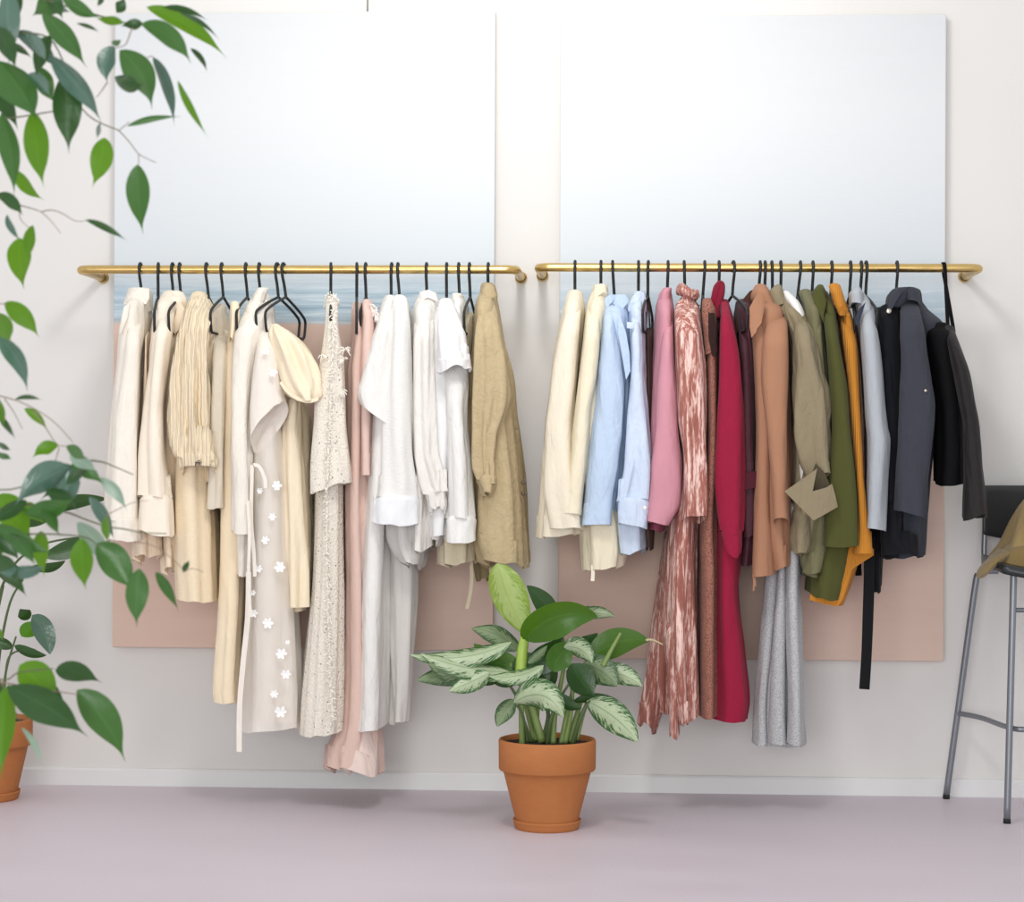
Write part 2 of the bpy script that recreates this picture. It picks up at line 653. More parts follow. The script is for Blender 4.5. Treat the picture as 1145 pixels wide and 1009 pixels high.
def interp_rows(rows, step):
    """rows: (py, xl, xr, extra...) -> evenly resampled, softly smoothed"""
    a = np.array(rows, dtype=float)
    d = np.concatenate([[0], np.cumsum(np.hypot(np.diff(a[:, 0]), 0.5 * np.abs(np.diff((a[:, 1] + a[:, 2]) / 2))) + 1e-6)])
    n = max(int(d[-1] / step), 6)
    q = np.linspace(0, d[-1], n + 1)
    m = np.zeros_like(a)
    # monotone-ish cubic (Fritsch-Carlson style limited slopes)
    out = np.zeros((len(q), a.shape[1]))
    for c in range(a.shape[1]):
        y = a[:, c]
        h = np.diff(d); dl = np.diff(y) / h
        sl = np.zeros(len(y))
        sl[0] = dl[0]; sl[-1] = dl[-1]
        for i in range(1, len(y) - 1):
            if dl[i - 1] * dl[i] > 0:
                w1 = 2 * h[i] + h[i - 1]; w2 = h[i] + 2 * h[i - 1]
                sl[i] = (w1 + w2) / (w1 / dl[i - 1] + w2 / dl[i])
        idx = np.clip(np.searchsorted(d, q) - 1, 0, len(d) - 2)
        t = (q - d[idx]) / h[idx]
        out[:, c] = ((2 * t ** 3 - 3 * t ** 2 + 1) * y[idx] + (t ** 3 - 2 * t ** 2 + t) * h[idx] * sl[idx]
                     + (-2 * t ** 3 + 3 * t ** 2) * y[idx + 1] + (t ** 3 - t ** 2) * h[idx] * sl[idx + 1])
    return out


_seed = [10]


def loft(name, parent, mat, rows, d=RY, b=0.17, turn=0.0, top=0.3, sh=26, fold=0.006, lam=0.05, wr=0.0028, wl=0.05,
         tilt=0.0, hem=0.006, tx=0.0, n=64, step=5.0, cap=True, ret=0.06, p=2.4, grow=1.0, label=None, dip=None):
    """a hanging tube of cloth.  rows = (photo row, left, right); d = depth of its middle, b = half its depth"""
    _seed[0] += 1
    seed = _seed[0]
    rs = np.random.RandomState(seed)
    if name == 'sleeve' and not hasattr(d, '__len__') and d < -0.40:
        d = [(rows[0][0], d + 0.085), (rows[0][0] + 12, d + 0.035), (rows[0][0] + 34, d), (2000, d)]
    if name == 'cuff':
        q = rows[0]
        rows = [(q[0] - 2.5, q[1] + 3, q[2] - 3)] + list(rows)
    R = interp_rows(rows, step)
    nr = len(R)
    y0 = R[0, 0]
    dist = np.concatenate([[0], np.cumsum(np.abs(np.diff(R[:, 0])))])
    frac = dist / dist[-1]
    rings = []
    infos = []
    for i in range(nr):
        py, xl, xr = R[i, :3]
        dd = d if not hasattr(d, '__len__') else np.interp(py, [q[0] for q in d], [q[1] for q in d])
        bb = b if not hasattr(b, '__len__') else np.interp(py, [q[0] for q in b], [q[1] for q in b])
        if sh > 0:
            s = min(max((py - y0) / sh, 0), 1)
            bb = bb * (top + (1 - top) * math.sin(s * math.pi / 2))
        L = P(xl, py, dd); Rr = P(xr, py, dd)
        C = (L + Rr) / 2
        A = max((Rr.x - L.x) / 2, 0.002)
        tt = math.radians(turn)
        ax = long_axis(C.x, dd, turn)
        pr = Vector((ax.y, -ax.x, 0))
        a2 = A * A - (bb * math.sin(tt)) ** 2
        a = math.sqrt(max(a2, (0.35 * A) ** 2))
        infos.append((C, a, bb, ax, pr))
    Lmean = np.mean([4 * (q[1] + q[2]) * 0.8 for q in infos[max(nr // 3, 0):]])
    ks = []
    for _ in range(4):
        l_ = lam * rs.uniform(0.65, 1.7)
        ks.append((max(int(round(Lmean / l_)), 2), rs.uniform(0, 6.28), rs.uniform(-1.2, 1.2), rs.uniform(0.6, 1.0)))
    th = np.linspace(0, 2 * math.pi, 721)
    ct, st = np.cos(th), np.sin(th)
    sq = np.sign(ct) * np.abs(ct) ** (2 / p)
    sv = np.sign(st) * np.abs(st) ** (2 / p)
    # start the ring at the far side
    for i in range(nr):
        C, a, bb, ax, pr = infos[i]
        x = sq * a; v = sv * bb
        al = np.concatenate([[0], np.cumsum(np.hypot(np.diff(x), np.diff(v)))])
        q = np.linspace(0, al[-1], n + 1)[:-1]
        x = np.interp(q, al, x); v = np.interp(q, al, v)
        # outward normals
        dx = np.roll(x, -1) - np.roll(x, 1); dv = np.roll(v, -1) - np.roll(v, 1)
        ln = np.hypot(dx, dv) + 1e-9
        nx, nv = dv / ln, -dx / ln
        f = frac[i]
        g = fold * (0.18 + 0.82 * f ** grow)
        ang = np.arange(n) / n * 2 * math.pi
        disp = np.zeros(n)
        for k, ph, dr, am in ks:
            disp += am * np.sin(k * ang + ph + dr * 2.2 * f + 0.6 * math.sin(5 * f + ph))
        disp *= g / 1.7
        lim = 0.55 * a
        disp = np.clip(disp, -lim, lim)
        x2 = x + nx * disp; v2 = v + nv * disp
        pts = np.array(C)[None, :] + np.outer(x2, np.array(pr)) + np.outer(v2, np.array(ax))
        near = -v2 / max(bb, 1e-4)
        if wr > 0:
            wv = sines(pts, wl, seed) * 0.6 + sines(pts, wl * 0.45, seed + 77) * 0.3
            e = min(1.0, 0.3 + f * 2)
            pts += (np.outer(nx, np.array(pr)) + np.outer(nv, np.array(ax))) * (wv * wr * e)[:, None]
        hw = f ** 6
        pts[:, 2] += hw * (tilt * near + tx * x2 / max(a, 1e-4) + hem * np.sin(2 * ang + seed) + hem * 0.5 * disp / (g + 1e-6))
        rings.append(pts)
    if cap:
        f0 = rings[0]
        c0 = f0.mean(axis=0)
        extra = []
        hh = 0.5 * max(infos[0][1], 0.004)
        for s, z in ((0.0, 1.0), (0.45, 0.87), (0.8, 0.5)):
            q = c0 + (f0 - c0) * s
            q[:, 2] += hh * z
            extra.append(q)
        rings = extra + rings
    if ret > 0:
        last = rings[-1]
        c1 = last.mean(axis=0)
        edge = last.copy(); edge[:, 2] += 0.0012
        rings.insert(len(rings) - 1, edge)
        rr = []
        for k, (ins, up) in enumerate(((0.0012, 0.0), (0.003, 0.006), (0.004, ret * 0.5), (0.006, ret))):
            dirv = last - c1
            dl = np.linalg.norm(dirv[:, :2], axis=1, keepdims=True) + 1e-6
            q = last - dirv * np.minimum(ins / dl, 0.6)
            q = q.copy(); q[:, 2] = last[:, 2] + up
            rr.append(q)
        q = c1 + (rr[-1] - c1) * 0.05
        q[:, 2] = rr[-1][:, 2].mean()
        rings = rings + rr + [q]
    V = np.concatenate(rings)
    F = []
    for i in range(len(rings) - 1):
        for j in range(n):
            F.append((i * n + j, i * n + (j + 1) % n, (i + 1) * n + (j + 1) % n, (i + 1) * n + j))
    F.append(tuple(range(n))[::-1])
    if ret > 0:
        F.append(tuple((len(rings) - 1) * n + j for j in range(n)))
    o = mesh_obj(name, V, F, mat, parent)
    if label: o['label'] = label
    return o


def collar(parent, mat, cx, yt, yb, hw, d=RY, b=0.07, lean=0, flare=1.25, tx=0.0, turn=0.0, name='collar', wr=0.002):
    """a folded-over shirt collar: stands up inside, turns over at the top and falls outside"""
    rows = [(yb, cx - hw * 0.72 + lean * 0, cx + hw * 0.72), (yt + (yb - yt) * 0.35, cx - hw * 0.74 + lean * .6, cx + hw * 0.74 + lean * .6),
            (yt, cx - hw * 0.80 + lean, cx + hw * 0.80 + lean), (yt - 0.5, cx - hw * 0.92 + lean, cx + hw * 0.92 + lean),
            (yt + 3, cx - hw * 1.04 + lean * .9, cx + hw * 1.04 + lean * .9), (yb + 3, cx - hw * flare, cx + hw * flare)]
    return loft(name, parent, mat, rows, d=d, b=b, turn=turn, sh=0, cap=False, ret=0, fold=0.002, wr=wr, step=2.5, tx=tx, hem=0.004, n=48, p=2.2, tilt=-0.008)


def patch(name, parent, mat, poly, d, th=0.006, bulge=0.01, slope=0.0, label=None, wr=0.002):
    """a piece of cloth with a traced outline: own depth, thickness and a curved face"""
    _seed[0] += 1
    pts = []
    k = len(poly)
    for i in range(k):
        a = Vector(poly[i]).to_2d(); b_ = Vector(poly[(i + 1) % k]).to_2d()
        m = max(int((b_ - a).length / 4), 1)
        for j in range(m):
            pts.append(a.lerp(b_, j / m))
    bm = bmesh.new()
    vs = [bm.verts.new(P(q.x, q.y, d)) for q in pts]
    f = bm.faces.new(vs)
    bmesh.ops.triangulate(bm, faces=[f])
    for _ in range(2):
        bmesh.ops.subdivide_edges(bm, edges=[e for e in bm.edges if e.calc_length() > 0.012 and not e.is_boundary], cuts=1, use_grid_fill=False)
        bmesh.ops.triangulate(bm, faces=list(bm.faces))
    bmesh.ops.beautify_fill(bm, faces=list(bm.faces), edges=list(bm.edges))
    xs = [v.co.x for v in bm.verts]; zs = [v.co.z for v in bm.verts]
    xc = (min(xs) + max(xs)) / 2; hw = max((max(xs) - min(xs)) / 2, 1e-4)
    zt, zb = max(zs), min(zs)
    co = np.array([v.co for v in bm.verts])
    w = sines(co, 0.05, _seed[0]) * wr
    for i, v in enumerate(bm.verts):
        v.co.y += -bulge * (1 - ((v.co.x - xc) / hw) ** 2) - slope * (zt - v.co.z) / max(zt - zb, 1e-4) + w[i]
    r = bmesh.ops.extrude_face_region(bm, geom=list(bm.faces))
    for e in r['geom']:
        if isinstance(e, bmesh.types.BMVert): e.co.y += th
    bmesh.ops.recalc_face_normals(bm, faces=bm.faces)
    V = [tuple(v.co) for v in bm.verts]
    bm.verts.index_update()
    F = [tuple(v.index for v in f.verts) for f in bm.faces]
    bm.free()
    o = mesh_obj(name, V, F, mat, parent)
    o.data.set_sharp_from_angle(angle=math.radians(50))
    if label: o['label'] = label
    return o


def ribbon(name, parent, mat, path, wpx, d, th=0.002, label=None):
    """path of photo positions at depth d (or (x, y, depth) triples)"""
    pts = [P(q[0], q[1], q[2] if len(q) > 2 else d) for q in path]
    s = px_size(d)
    sp = spline(pts, 6)
    wd = [w * s for w in wpx] if hasattr(wpx, '__len__') else wpx * s
    if hasattr(wpx, '__len__'):
        wd = list(np.interp(np.linspace(0, 1, len(sp)), np.linspace(0, 1, len(wd)), wd))
    o = Geo().strip(sp, wd, th).build(name, mat, parent, smooth=False)
    if label: o['label'] = label
    return o


def button(parent, mat, px, py, d, r=0.0055):
    c = P(px, py, d)
    g = Geo()
    n = 16
    prof = [(0.0, 0.0), (r * 0.7, 0.0), (r, 0.0008), (r, 0.0022), (0.0, 0.0028)]
    vs = []
    for rr, yy in prof:
        for j in range(n):
            q = 2 * math.pi * j / n
            vs.append((c.x + rr * math.cos(q), c.y - 0.0014 + yy, c.z + rr * math.sin(q)))
    fs = [(i * n + j, i * n + (j + 1) % n, (i + 1) * n + (j + 1) % n, (i + 1) * n + j) for i in range(4) for j in range(n)]
    return g.add(vs, fs).build('button', mat, parent)


def garment(name, px, label, cat):
    """root of a garment, at the hanger neck it hangs from"""
    loc = HANGERS[px][2] if px in HANGERS else P(px, 330, RY)
    return empty(name, loc, label, cat)
# ------------------------------------------------------------------ left rail: hangers
HG = 'black wire hangers on the left rail'
for px, neck, turn, lab in (
    (157, 159, None, 'black hanger at the left end of the left rail, inside the ivory satin blouse'),
    (177, 177, 3, 'second black hanger from the left end of the left rail, seen edge on'),
    (193, 194, None, 'black hanger inside the cream blouse with a buttoned cuff'),
    (201, 202.5, 10, 'black hanger turned open above the cream wrap blouse, left of the cable knit'),
    (231, 233.5, None, 'black hanger inside the cream cable knit sweater'),
    (248, 250, 10.5, 'black hanger turned open above the grey beige top'),
    (275, 277, 9, 'black hanger whose near end carries a small cream strap'),
    (290, 291.5, None, 'black hanger inside the pale long sleeved dress with a stand collar'),
    (310, 311.5, 18.5, 'wide open black hanger of the sheer flower dress'),
    (317, 320, 17, 'wide open black hanger of the puff sleeve blouse'),
    (370, 370, 0.0, 'black hanger seen exactly edge on inside the frayed boucle dress'),
    (399, 399, 0.0, 'left of two edge on black hangers with blush pink garments'),
    (409, 409.5, None, 'right of two edge on black hangers with blush pink garments'),
    (438, 437.5, None, 'black hanger inside the long white dress with short wide sleeves'),
    (445, 447, None, 'black hanger inside the white gauze shirt'),
    (477, 477.5, None, 'black hanger inside the white shirt with a soft collar'),
    (499.5, 499.5, 3, 'black hanger of the white short sleeved top'),
    (513, 514, None, 'black hanger inside the white shirt with wide cuffs'),
    (525, 526, 5, 'black hanger turned slightly open beside the khaki linen shirt'),
    (546, 546, None, 'last black hanger on the left rail, inside the khaki linen shirt')):
    hanger(px, lab, neck, turn, group=HG)

# ------------------------------------------------------------------ left rail: garments
BT = simple('shell_button', '#e9e4da', 0.3)
Nn = lambda x, k=0.5: natural(x) * k

# ivory satin blouse
m = fabric('ivory_satin', '#efe8dc', bump=0.4, rough=0.45, sheen=0.05, spec=0.4)
g = garment('satin_blouse', 157, 'ivory satin blouse with a pointed collar at the left end of the left rail', 'blouse')
loft('body', g, m, [(328, 147, 166), (345, 141, 169), (373, 135, 171), (403, 133, 167), (440, 129, 165), (480, 125, 165), (545, 121, 164), (604, 118, 160)], turn=Nn(150), fold=0.008, hem=0.006)
loft('sleeve', g, m, [(350, 143, 160), (400, 139, 157), (460, 131, 156), (545, 124, 155), (585, 121, 156)], d=-0.43, b=0.05, fold=0.010, lam=0.08)
loft('cuff', g, m, [(580, 121, 156), (604, 119, 157)], d=-0.43, b=0.052, sh=0, fold=0.003, cap=False, hem=0.003)
collar(g, m, 154, 323, 341, 13, lean=3, tx=-0.012, turn=5)
patch('collar_point', g, m, [(139.5, 341), (145, 330), (155, 324.6), (166.8, 322.6), (167, 333.5), (164, 340.5), (157, 339.5), (147, 337)], -0.37, bulge=0.012)
patch('yoke', g, m, [(139.5, 343), (145, 339.5), (143, 355), (135.5, 374), (133, 372), (136.5, 357)], -0.455, bulge=0.006)

# peach blouse behind
m = fabric('peach_cream_viscose', '#efdcc4', bump=0.3)
g = garment('peach_blouse', 177, 'peach cream blouse almost hidden between the ivory satin blouse and the cream blouse', 'blouse')
loft('body', g, m, [(371, 164, 177), (420, 161, 178), (480, 159, 178), (560, 154, 182), (600, 152, 184), (624, 152, 186)], d=-0.25, turn=Nn(170), fold=0.012, hem=0.014, sh=10)

# cream blouse with cuff
m = fabric('cream_crepe', '#f5ead9', bump=0.3, rough=0.6)
g = garment('cuffed_blouse', 193, 'cream blouse with a buttoned cuff, just left of the cable knit sweater', 'blouse')
loft('body', g, m, [(329, 182, 200), (349, 174, 205), (400, 167, 199), (460, 165, 194), (520, 161, 194), (590, 160, 195)], turn=Nn(180), fold=0.01)
loft('sleeve', g, m, [(342, 178, 196), (370, 172, 193), (419, 166, 187), (460, 161, 184), (507, 157, 186), (556, 156.5, 192)], d=-0.44, b=0.05, fold=0.009, lam=0.07)
loft('cuff', g, m, [(556, 157, 193), (597, 155, 195)], d=-0.44, b=0.053, sh=0, fold=0.003, cap=False, hem=0.004, tx=-0.008)
loft('collar', g, m, [(330, 186, 207), (338, 182, 209), (350, 180, 210)], d=-0.30, b=0.08, sh=8, ret=0.01, fold=0.003)

# wrap blouse
m = fabric('warm_cream_crepe', '#f0dfc6', bump=0.3, rough=0.7)
g = garment('wrap_blouse', 201, 'cream wrap blouse with an open neck under the open hanger left of the cable knit', 'blouse')
loft('body', g, m, [(338, 192, 206), (352, 188, 211), (372, 188, 213), (420, 186, 211), (500, 185, 207), (584, 186, 206)], d=-0.25, turn=8, fold=0.012, sh=14, b=0.15)
loft('tail', g, m, [(560, 182, 199), (600, 182, 199), (637, 183, 197)], d=-0.29, b=0.10, fold=0.012, sh=8, hem=0.012)
patch('neck_edge', g, m, [(201, 336), (207, 346), (208, 352), (201, 368), (196, 374), (192, 368), (197, 352)], -0.40, bulge=0.006)

# cable knit sweater
m = fabric('cream_cable_knit', '#f0dfc1', 'knit', bump=0.85, rough=0.95)
g = garment('cable_knit_sweater', 231, 'cream cable knit sweater with a wide open sleeve cuff', 'sweater')
loft('body', g, fabric('cream_crinkled_knit', '#efdec0', 'gauze', bump=0.7), [(330, 214, 232), (349, 209, 241), (400, 205, 244), (460, 201, 242), (520, 196, 239), (600, 195, 245), (669, 198.5, 246)], turn=Nn(225), fold=0.008, hem=0.004)
kr = [(336, 211, 232), (355, 206, 236), (380, 200, 231), (419, 194, 230), (458, 191.5, 232), (496, 194, 236), (514, 199, 241)]
sl = loft('sleeve', g, m, kr, d=-0.455, b=0.055, fold=0.012, lam=0.032, grow=0.5, wr=0.0035, wl=0.03, n=96, step=3, ret=0.02)
loft('cuff', g, m, [(509, 198, 241), (516, 199, 243), (529, 204, 240)], d=-0.455, b=0.058, sh=0, fold=0.004, lam=0.03, cap=False, ret=0.10, tilt=0.030, hem=0.0, wr=0.001)

# grey-beige top
m = fabric('greige_viscose', '#d9cfbd', bump=0.35)
g = garment('greige_top', 248, 'grey beige long sleeved top hanging in the gap right of the cable knit', 'top')
loft('body', g, m, [(343, 238, 252), (360, 235, 256), (376, 234, 257.5), (420, 234, 255), (478, 234, 252), (560, 234, 251)], d=-0.25, turn=7, fold=0.013, sh=12, b=0.15)
loft('sleeve', g, m, [(372, 238, 256), (440, 235, 253), (500, 233.5, 251), (569, 233, 250)], d=-0.41, b=0.04, fold=0.007, hem=0.003)

# long cream slip dress
m = fabric('butter_cream_crepe', '#f2e1c3', bump=0.25, rough=0.6)
g = garment('slip_dress', 275, 'long butter cream slip dress reaching far below the knit sweater', 'dress')
loft('body', g, m, [(372, 255, 278), (420, 252, 280), (478, 251, 281), (560, 249, 281), (658, 248, 277), (740, 243, 272), (768, 241, 271), (782, 243, 271)], d=-0.26, turn=6, fold=0.013, sh=12, lam=0.06, hem=0.006)
loft('strap', g, m, [(339, 258, 267), (352, 256, 268), (380, 255.5, 262)], d=-0.44, b=0.03, sh=6, fold=0.002, ret=0.01)

# pale dress with stand collar and long sleeve
m = fabric('pale_ivory_cotton', '#eee8dd', bump=0.5)
g = garment('long_sleeved_dress', 290, 'pale ivory long sleeved dress with a stand collar, left of the sheer flower dress', 'dress')
loft('body', g, m, [(330, 285, 300), (349, 274, 306), (400, 270, 303), (500, 266, 298), (590, 264, 288), (640, 266, 284)], turn=6, fold=0.010)
loft('sleeve', g, m, [(338, 279, 300), (355, 271, 298), (379, 262, 291), (420, 260, 283), (458, 258.5, 280), (500, 258, 278), (545, 260.5, 279), (596, 261, 281)], d=-0.44, b=0.05, fold=0.009, lam=0.07, hem=0.005)
loft('collar', g, m, [(322, 289, 300.5), (330, 283, 299), (345, 276, 296)], d=-0.34, b=0.06, sh=4, fold=0.002, cap=False, ret=0.0, tx=0.01)
ribbon('tie', g, m, [(277, 560), (279, 600), (278, 640), (280, 690)], 3.5, -0.50)

# sheer organza dress
m = fabric('white_organza', '#fbf3ea', bump=0.25, rough=0.6, thin=0.34)
m2 = fabric('white_organza_double', '#fcf3e9', bump=0.25, rough=0.6, thin=0.16)
g = garment('organza_dress', 310, 'sheer white organza dress scattered with small white flowers', 'dress')
loft('body', g, m, [(346, 290, 305), (385, 286, 312), (450, 285, 318), (519, 283, 322), (600, 280, 326), (700, 275, 332), (780, 272, 335), (813, 271, 335)], d=-0.32, b=0.12, turn=5, fold=0.008, lam=0.06, ret=0.0)
loft('underlayer', g, m2, [(480, 290, 314), (560, 290, 318), (640, 288, 324), (720, 288, 329), (806, 286, 334)], d=-0.31, b=0.09, turn=5, fold=0.008, lam=0.05)
loft('sleeve', g, m2, [(360, 291, 304), (385, 287, 310), (413, 283, 314), (440, 281, 317), (458, 280, 320), (478, 280, 321)], d=-0.46, b=0.05, fold=0.004, lam=0.08, ret=0.02, tilt=0.045, tx=0.048, hem=0.0)
ribbon('ribbon', g, m2, [(283, 520), (290, 522), (296, 535), (297, 546)], 4, -0.47)
ribbon('ribbon', g, m2, [(278, 640), (277, 690), (272, 740), (268, 790), (267.5, 841)], 6, -0.46)
ribbon('ribbon', g, m2, [(282, 520), (281, 580), (284, 620), (285, 645)], 4, -0.47)


def flower(parent, px, py, d, r, mm):
    c = P(px, py, d)
    gg = Geo()
    rs = random.Random(px * 7 + py)
    for k in range(6):
        a0 = k * math.pi / 3 + rs.uniform(-.2, .2)
        vs = [(c.x, c.y, c.z)]
        nn = 9
        for j in range(nn):
            q = a0 + (j / (nn - 1) - 0.5) * 1.15
            rr = r * (0.55 + 0.45 * math.sin(math.pi * j / (nn - 1)))
            vs.append((c.x + rr * math.cos(q), c.y - 0.0025 - 0.0006 * k % 2, c.z + rr * math.sin(q)))
        gg.add(vs, [(0, j + 1, j + 2) for j in range(nn - 1)])
    return gg.build('flower', mm, parent)


MF = fabric('white_petal', '#fdfcfa', bump=0.05)
for (fx, fy, fr) in ((306, 417, .012), (298, 393, .010), (310, 543, .014), (305, 578, .011), (313, 634, .016), (300, 697, .016), (315, 731, .016), (320, 754, .014),
                     (314, 796, .017), (284, 686, .012), (291, 549, .009), (307, 776, .012), (283, 663, .009), (289, 636, .012), (322, 718, .007), (297, 604, .012)):
    flower(g, fx, fy, -0.452 if fy < 500 and fy > 560 else (-0.518 if fy < 450 else -0.447), fr, MF)

# puff-sleeve blouse and pleated skirt
m = fabric('vanilla_pleated_voile', '#f1e3c8', bump=0.35, rough=0.7)
g = garment('puff_sleeve_dress', 317, 'vanilla voile dress with a big gathered puff sleeve under the wide open hanger', 'dress')
loft('body', g, m, [(392, 314, 328), (430, 313, 332), (452, 313, 342), (470, 312, 346), (529, 313, 347), (600, 315, 350), (660, 318, 347), (679, 324, 343)], d=-0.24, b=0.14, turn=6, fold=0.018, lam=0.035, sh=10)
loft('panel', g, m, [(440, 318, 336), (500, 316, 338), (580, 318, 343), (640, 320, 345), (678, 323, 344)], d=-0.37, b=0.05, fold=0.012, lam=0.035, sh=12, hem=0.001)
loft('puff_sleeve', g, m, [(364, 304, 312), (371, 303, 323), (385, 305, 338), (400, 307, 349), (415, 309, 356), (428, 313, 359.5), (437, 319, 359), (444, 327, 357), (449, 335, 352)], d=-0.45, b=0.075, fold=0.016, lam=0.035, wr=0.005, sh=16, ret=0.03, tx=0.0, hem=0.001, grow=0.6)
ribbon('sleeve_band', g, m, [(314, 427), (320, 436), (330, 444), (344, 449), (356, 446)], 4, -0.515)

# boucle dress
m = fabric('ivory_boucle', '#f3ecdf', 'boucle', '#a59c8b', rough=0.95)
mt = fabric('frayed_ivory_trim', '#f8f3e8', bump=0.1)
g = garment('boucle_dress', 370, 'ivory boucle dress with frayed trim down the middle, on an edge on hanger', 'dress')
loft('body', g, m, [(345, 365, 376), (400, 360, 379), (450, 356, 383), (550, 353, 384), (640, 349.5, 385), (740, 341, 386), (780, 337, 386), (816, 334, 385)], d=-0.30, turn=0, b=0.15, fold=0.006)
loft('sleeve', g, m, [(334, 365, 378), (359, 364, 378), (403, 358, 384), (440, 353, 386), (480, 350.5, 388), (537, 347, 393), (545, 347, 393)], d=-0.44, b=0.045, fold=0.004, ret=0.06, tx=0.016, hem=0.004)
rs = random.Random(5)
gt = Geo()
for i in range(130):
    py = 330 + i * 3.7
    dd = -0.492 if py < 545 else -0.462
    cx = 370 + 6 * math.sin(py / 140.0) + (0 if py < 560 else (py - 560) * 0.022)
    for s in range(2):
        dx = rs.uniform(-6, 6); dy = rs.uniform(-2, 7)
        p0 = P(cx + rs.uniform(-3, 3), py, dd); p2 = P(cx + dx, py + dy, dd - rs.uniform(0.002, 0.012))
        p1 = (p0 + p2) / 2 + Vector((0, -0.006, 0.002))
        gt.tube([p0, p1, p2], 0.0016, 5)
gt.tube([P(370 + 6 * math.sin((330 + i * 8) / 140.0) + (0 if 330 + i * 8 < 560 else (330 + i * 8 - 560) * 0.022), 330 + i * 8, -0.488 if 330 + i * 8 < 545 else -0.456) for i in range(61)], 0.004, 6)
gt.build('frayed_trim', mt, g)
gt = Geo()
for i in range(60):
    a = rs.uniform(0, 6.28); rr = rs.uniform(0.3, 1)
    c0 = (371 + 8 * rr * math.cos(a), 337 + 9 * rr * math.sin(a))
    p0 = P(c0[0], c0[1], -0.36 + 0.05 * math.sin(a)); p2 = p0 + Vector((rs.uniform(-.008, .008), rs.uniform(-.01, .0), rs.uniform(-.012, .008)))
    gt.tube([p0, (p0 + p2) / 2 + Vector((0, -.004, .003)), p2], 0.0018, 5)
gt.build('frayed_neck_edge', mt, g)
for (kx, ky, kd) in ((385, 402, -.47), (383, 438, -.48), (386, 391, -.47), (360, 398, -.48)):
    gt = Geo()
    for i in range(10):
        p0 = P(kx, ky, kd); p2 = p0 + Vector((rs.uniform(-.02, .02), rs.uniform(-.012, 0), rs.uniform(-.02, .01)))
        gt.tube([p0, (p0 + p2) / 2 + Vector((0, -.004, .005)), p2], 0.0015, 5)
    gt.build('tassel', mt, g)

# blush dresses
m = fabric('dusty_blush_chiffon', '#dcbfb3', bump=0.3, rough=0.7)
g = garment('blush_dress', 399, 'long dusty blush chiffon dress, the longest on the left rail', 'dress')
loft('body', g, m, [(340, 394, 404), (379, 394, 412), (419, 390, 412), (460, 390, 413), (560, 388, 412), (640, 389, 416), (740, 387, 420), (806, 382, 423), (840, 370, 426), (857, 366, 427)], d=-0.27, turn=2, b=0.15, fold=0.014, lam=0.06, hem=0.014, sh=16)
loft('underskirt', g, fabric('pale_blush_chiffon', '#e4d0c7', bump=0.3), [(700, 396, 414), (806, 392, 420), (840, 388, 425), (863, 384, 424)], d=[(700, -0.27), (760, -0.33), (863, -0.38)], b=0.05, fold=0.012, lam=0.06, hem=0.010, sh=10)
m = fabric('blush_cotton', '#e0c3b8', bump=0.3)
g = garment('blush_blouse', 409, 'blush pink blouse with a small white frill, left of the white short sleeve', 'blouse')
loft('body', g, m, [(337, 405, 415), (360, 404, 423), (390, 402, 424), (420, 401, 424), (470, 402, 420), (530, 404, 418)], d=-0.33, turn=3, b=0.12, fold=0.006, sh=16)
mw = fabric('white_frill', '#f3e9e2', bump=0.3)
gt = Geo()
for i in range(46):
    t_ = i / 45
    c0 = (414 + 11 * t_, 340 + 24 * t_)
    p0 = P(c0[0], c0[1], -0.42); p2 = p0 + Vector((rs.uniform(-.004, .016), rs.uniform(-.012, .004), rs.uniform(-.022, .004)))
    gt.tube([p0, (p0 + p2) / 2 + Vector((.002, -.004, .002)), p2], 0.0026, 5)
gt.build('frill', mw, g)

# long white dress, short wide sleeve
m = fabric('white_cotton_voile', '#e8e6e2', bump=0.45)
g = garment('long_white_dress', 438, 'long white dress with a short wide sleeve, right of the blush dress', 'dress')
loft('body', g, m, [(333, 430, 443), (360, 423, 447), (420, 416, 448), (480, 414, 446), (536, 411, 440), (613, 404, 436), (678, 400, 436), (783, 396, 436), (808, 393, 435)], turn=3, fold=0.008, lam=0.08, hem=0.005)
loft('sleeve', g, m, [(340, 427, 441), (360, 422, 441), (389, 414, 440), (420, 406, 438), (445, 401, 437), (466, 404, 437)], d=-0.44, b=0.06, fold=0.006, tx=-0.030, hem=0.002, ret=0.05)
ms = fabric('sheer_white_voile', '#e9e6e1', bump=0.3, thin=0.22)
loft('underskirt', g, ms, [(560, 432, 462), (650, 433, 467), (740, 435, 461), (806, 437, 457)], d=-0.25, b=0.10, fold=0.010, hem=0.008, ret=0)

# white gauze shirt
m = fabric('white_seersucker_gauze', '#e8e7e3', 'gauze', bump=0.8)
g = garment('gauze_shirt', 445, 'white crinkled gauze shirt with a plain wide cuff', 'shirt')
loft('body', g, ms, [(420, 436, 460), (500, 434, 466), (570, 432, 474), (600, 434, 477), (620, 442, 476), (632, 452, 472)], d=-0.29, b=0.14, turn=3, fold=0.012, hem=0.012, sh=10)
loft('shoulder', g, m, [(333, 440, 454), (350, 437, 460), (400, 433, 462), (440, 432, 462)], d=-0.29, b=0.17, turn=3, fold=0.006, ret=0.02)
loft('sleeve', g, m, [(334, 440, 455), (359, 437, 458), (420, 431, 460), (460, 428, 461.5), (504, 427, 462), (536, 425, 466), (558, 421, 468)], d=-0.45, b=0.055, fold=0.008, lam=0.06)
loft('cuff', g, fabric('white_poplin', '#eaecee', bump=0.25), [(557, 420.5, 469), (586, 416, 469)], d=-0.452, b=0.06, sh=0, fold=0.003, cap=False, tx=-0.003, hem=0.003)

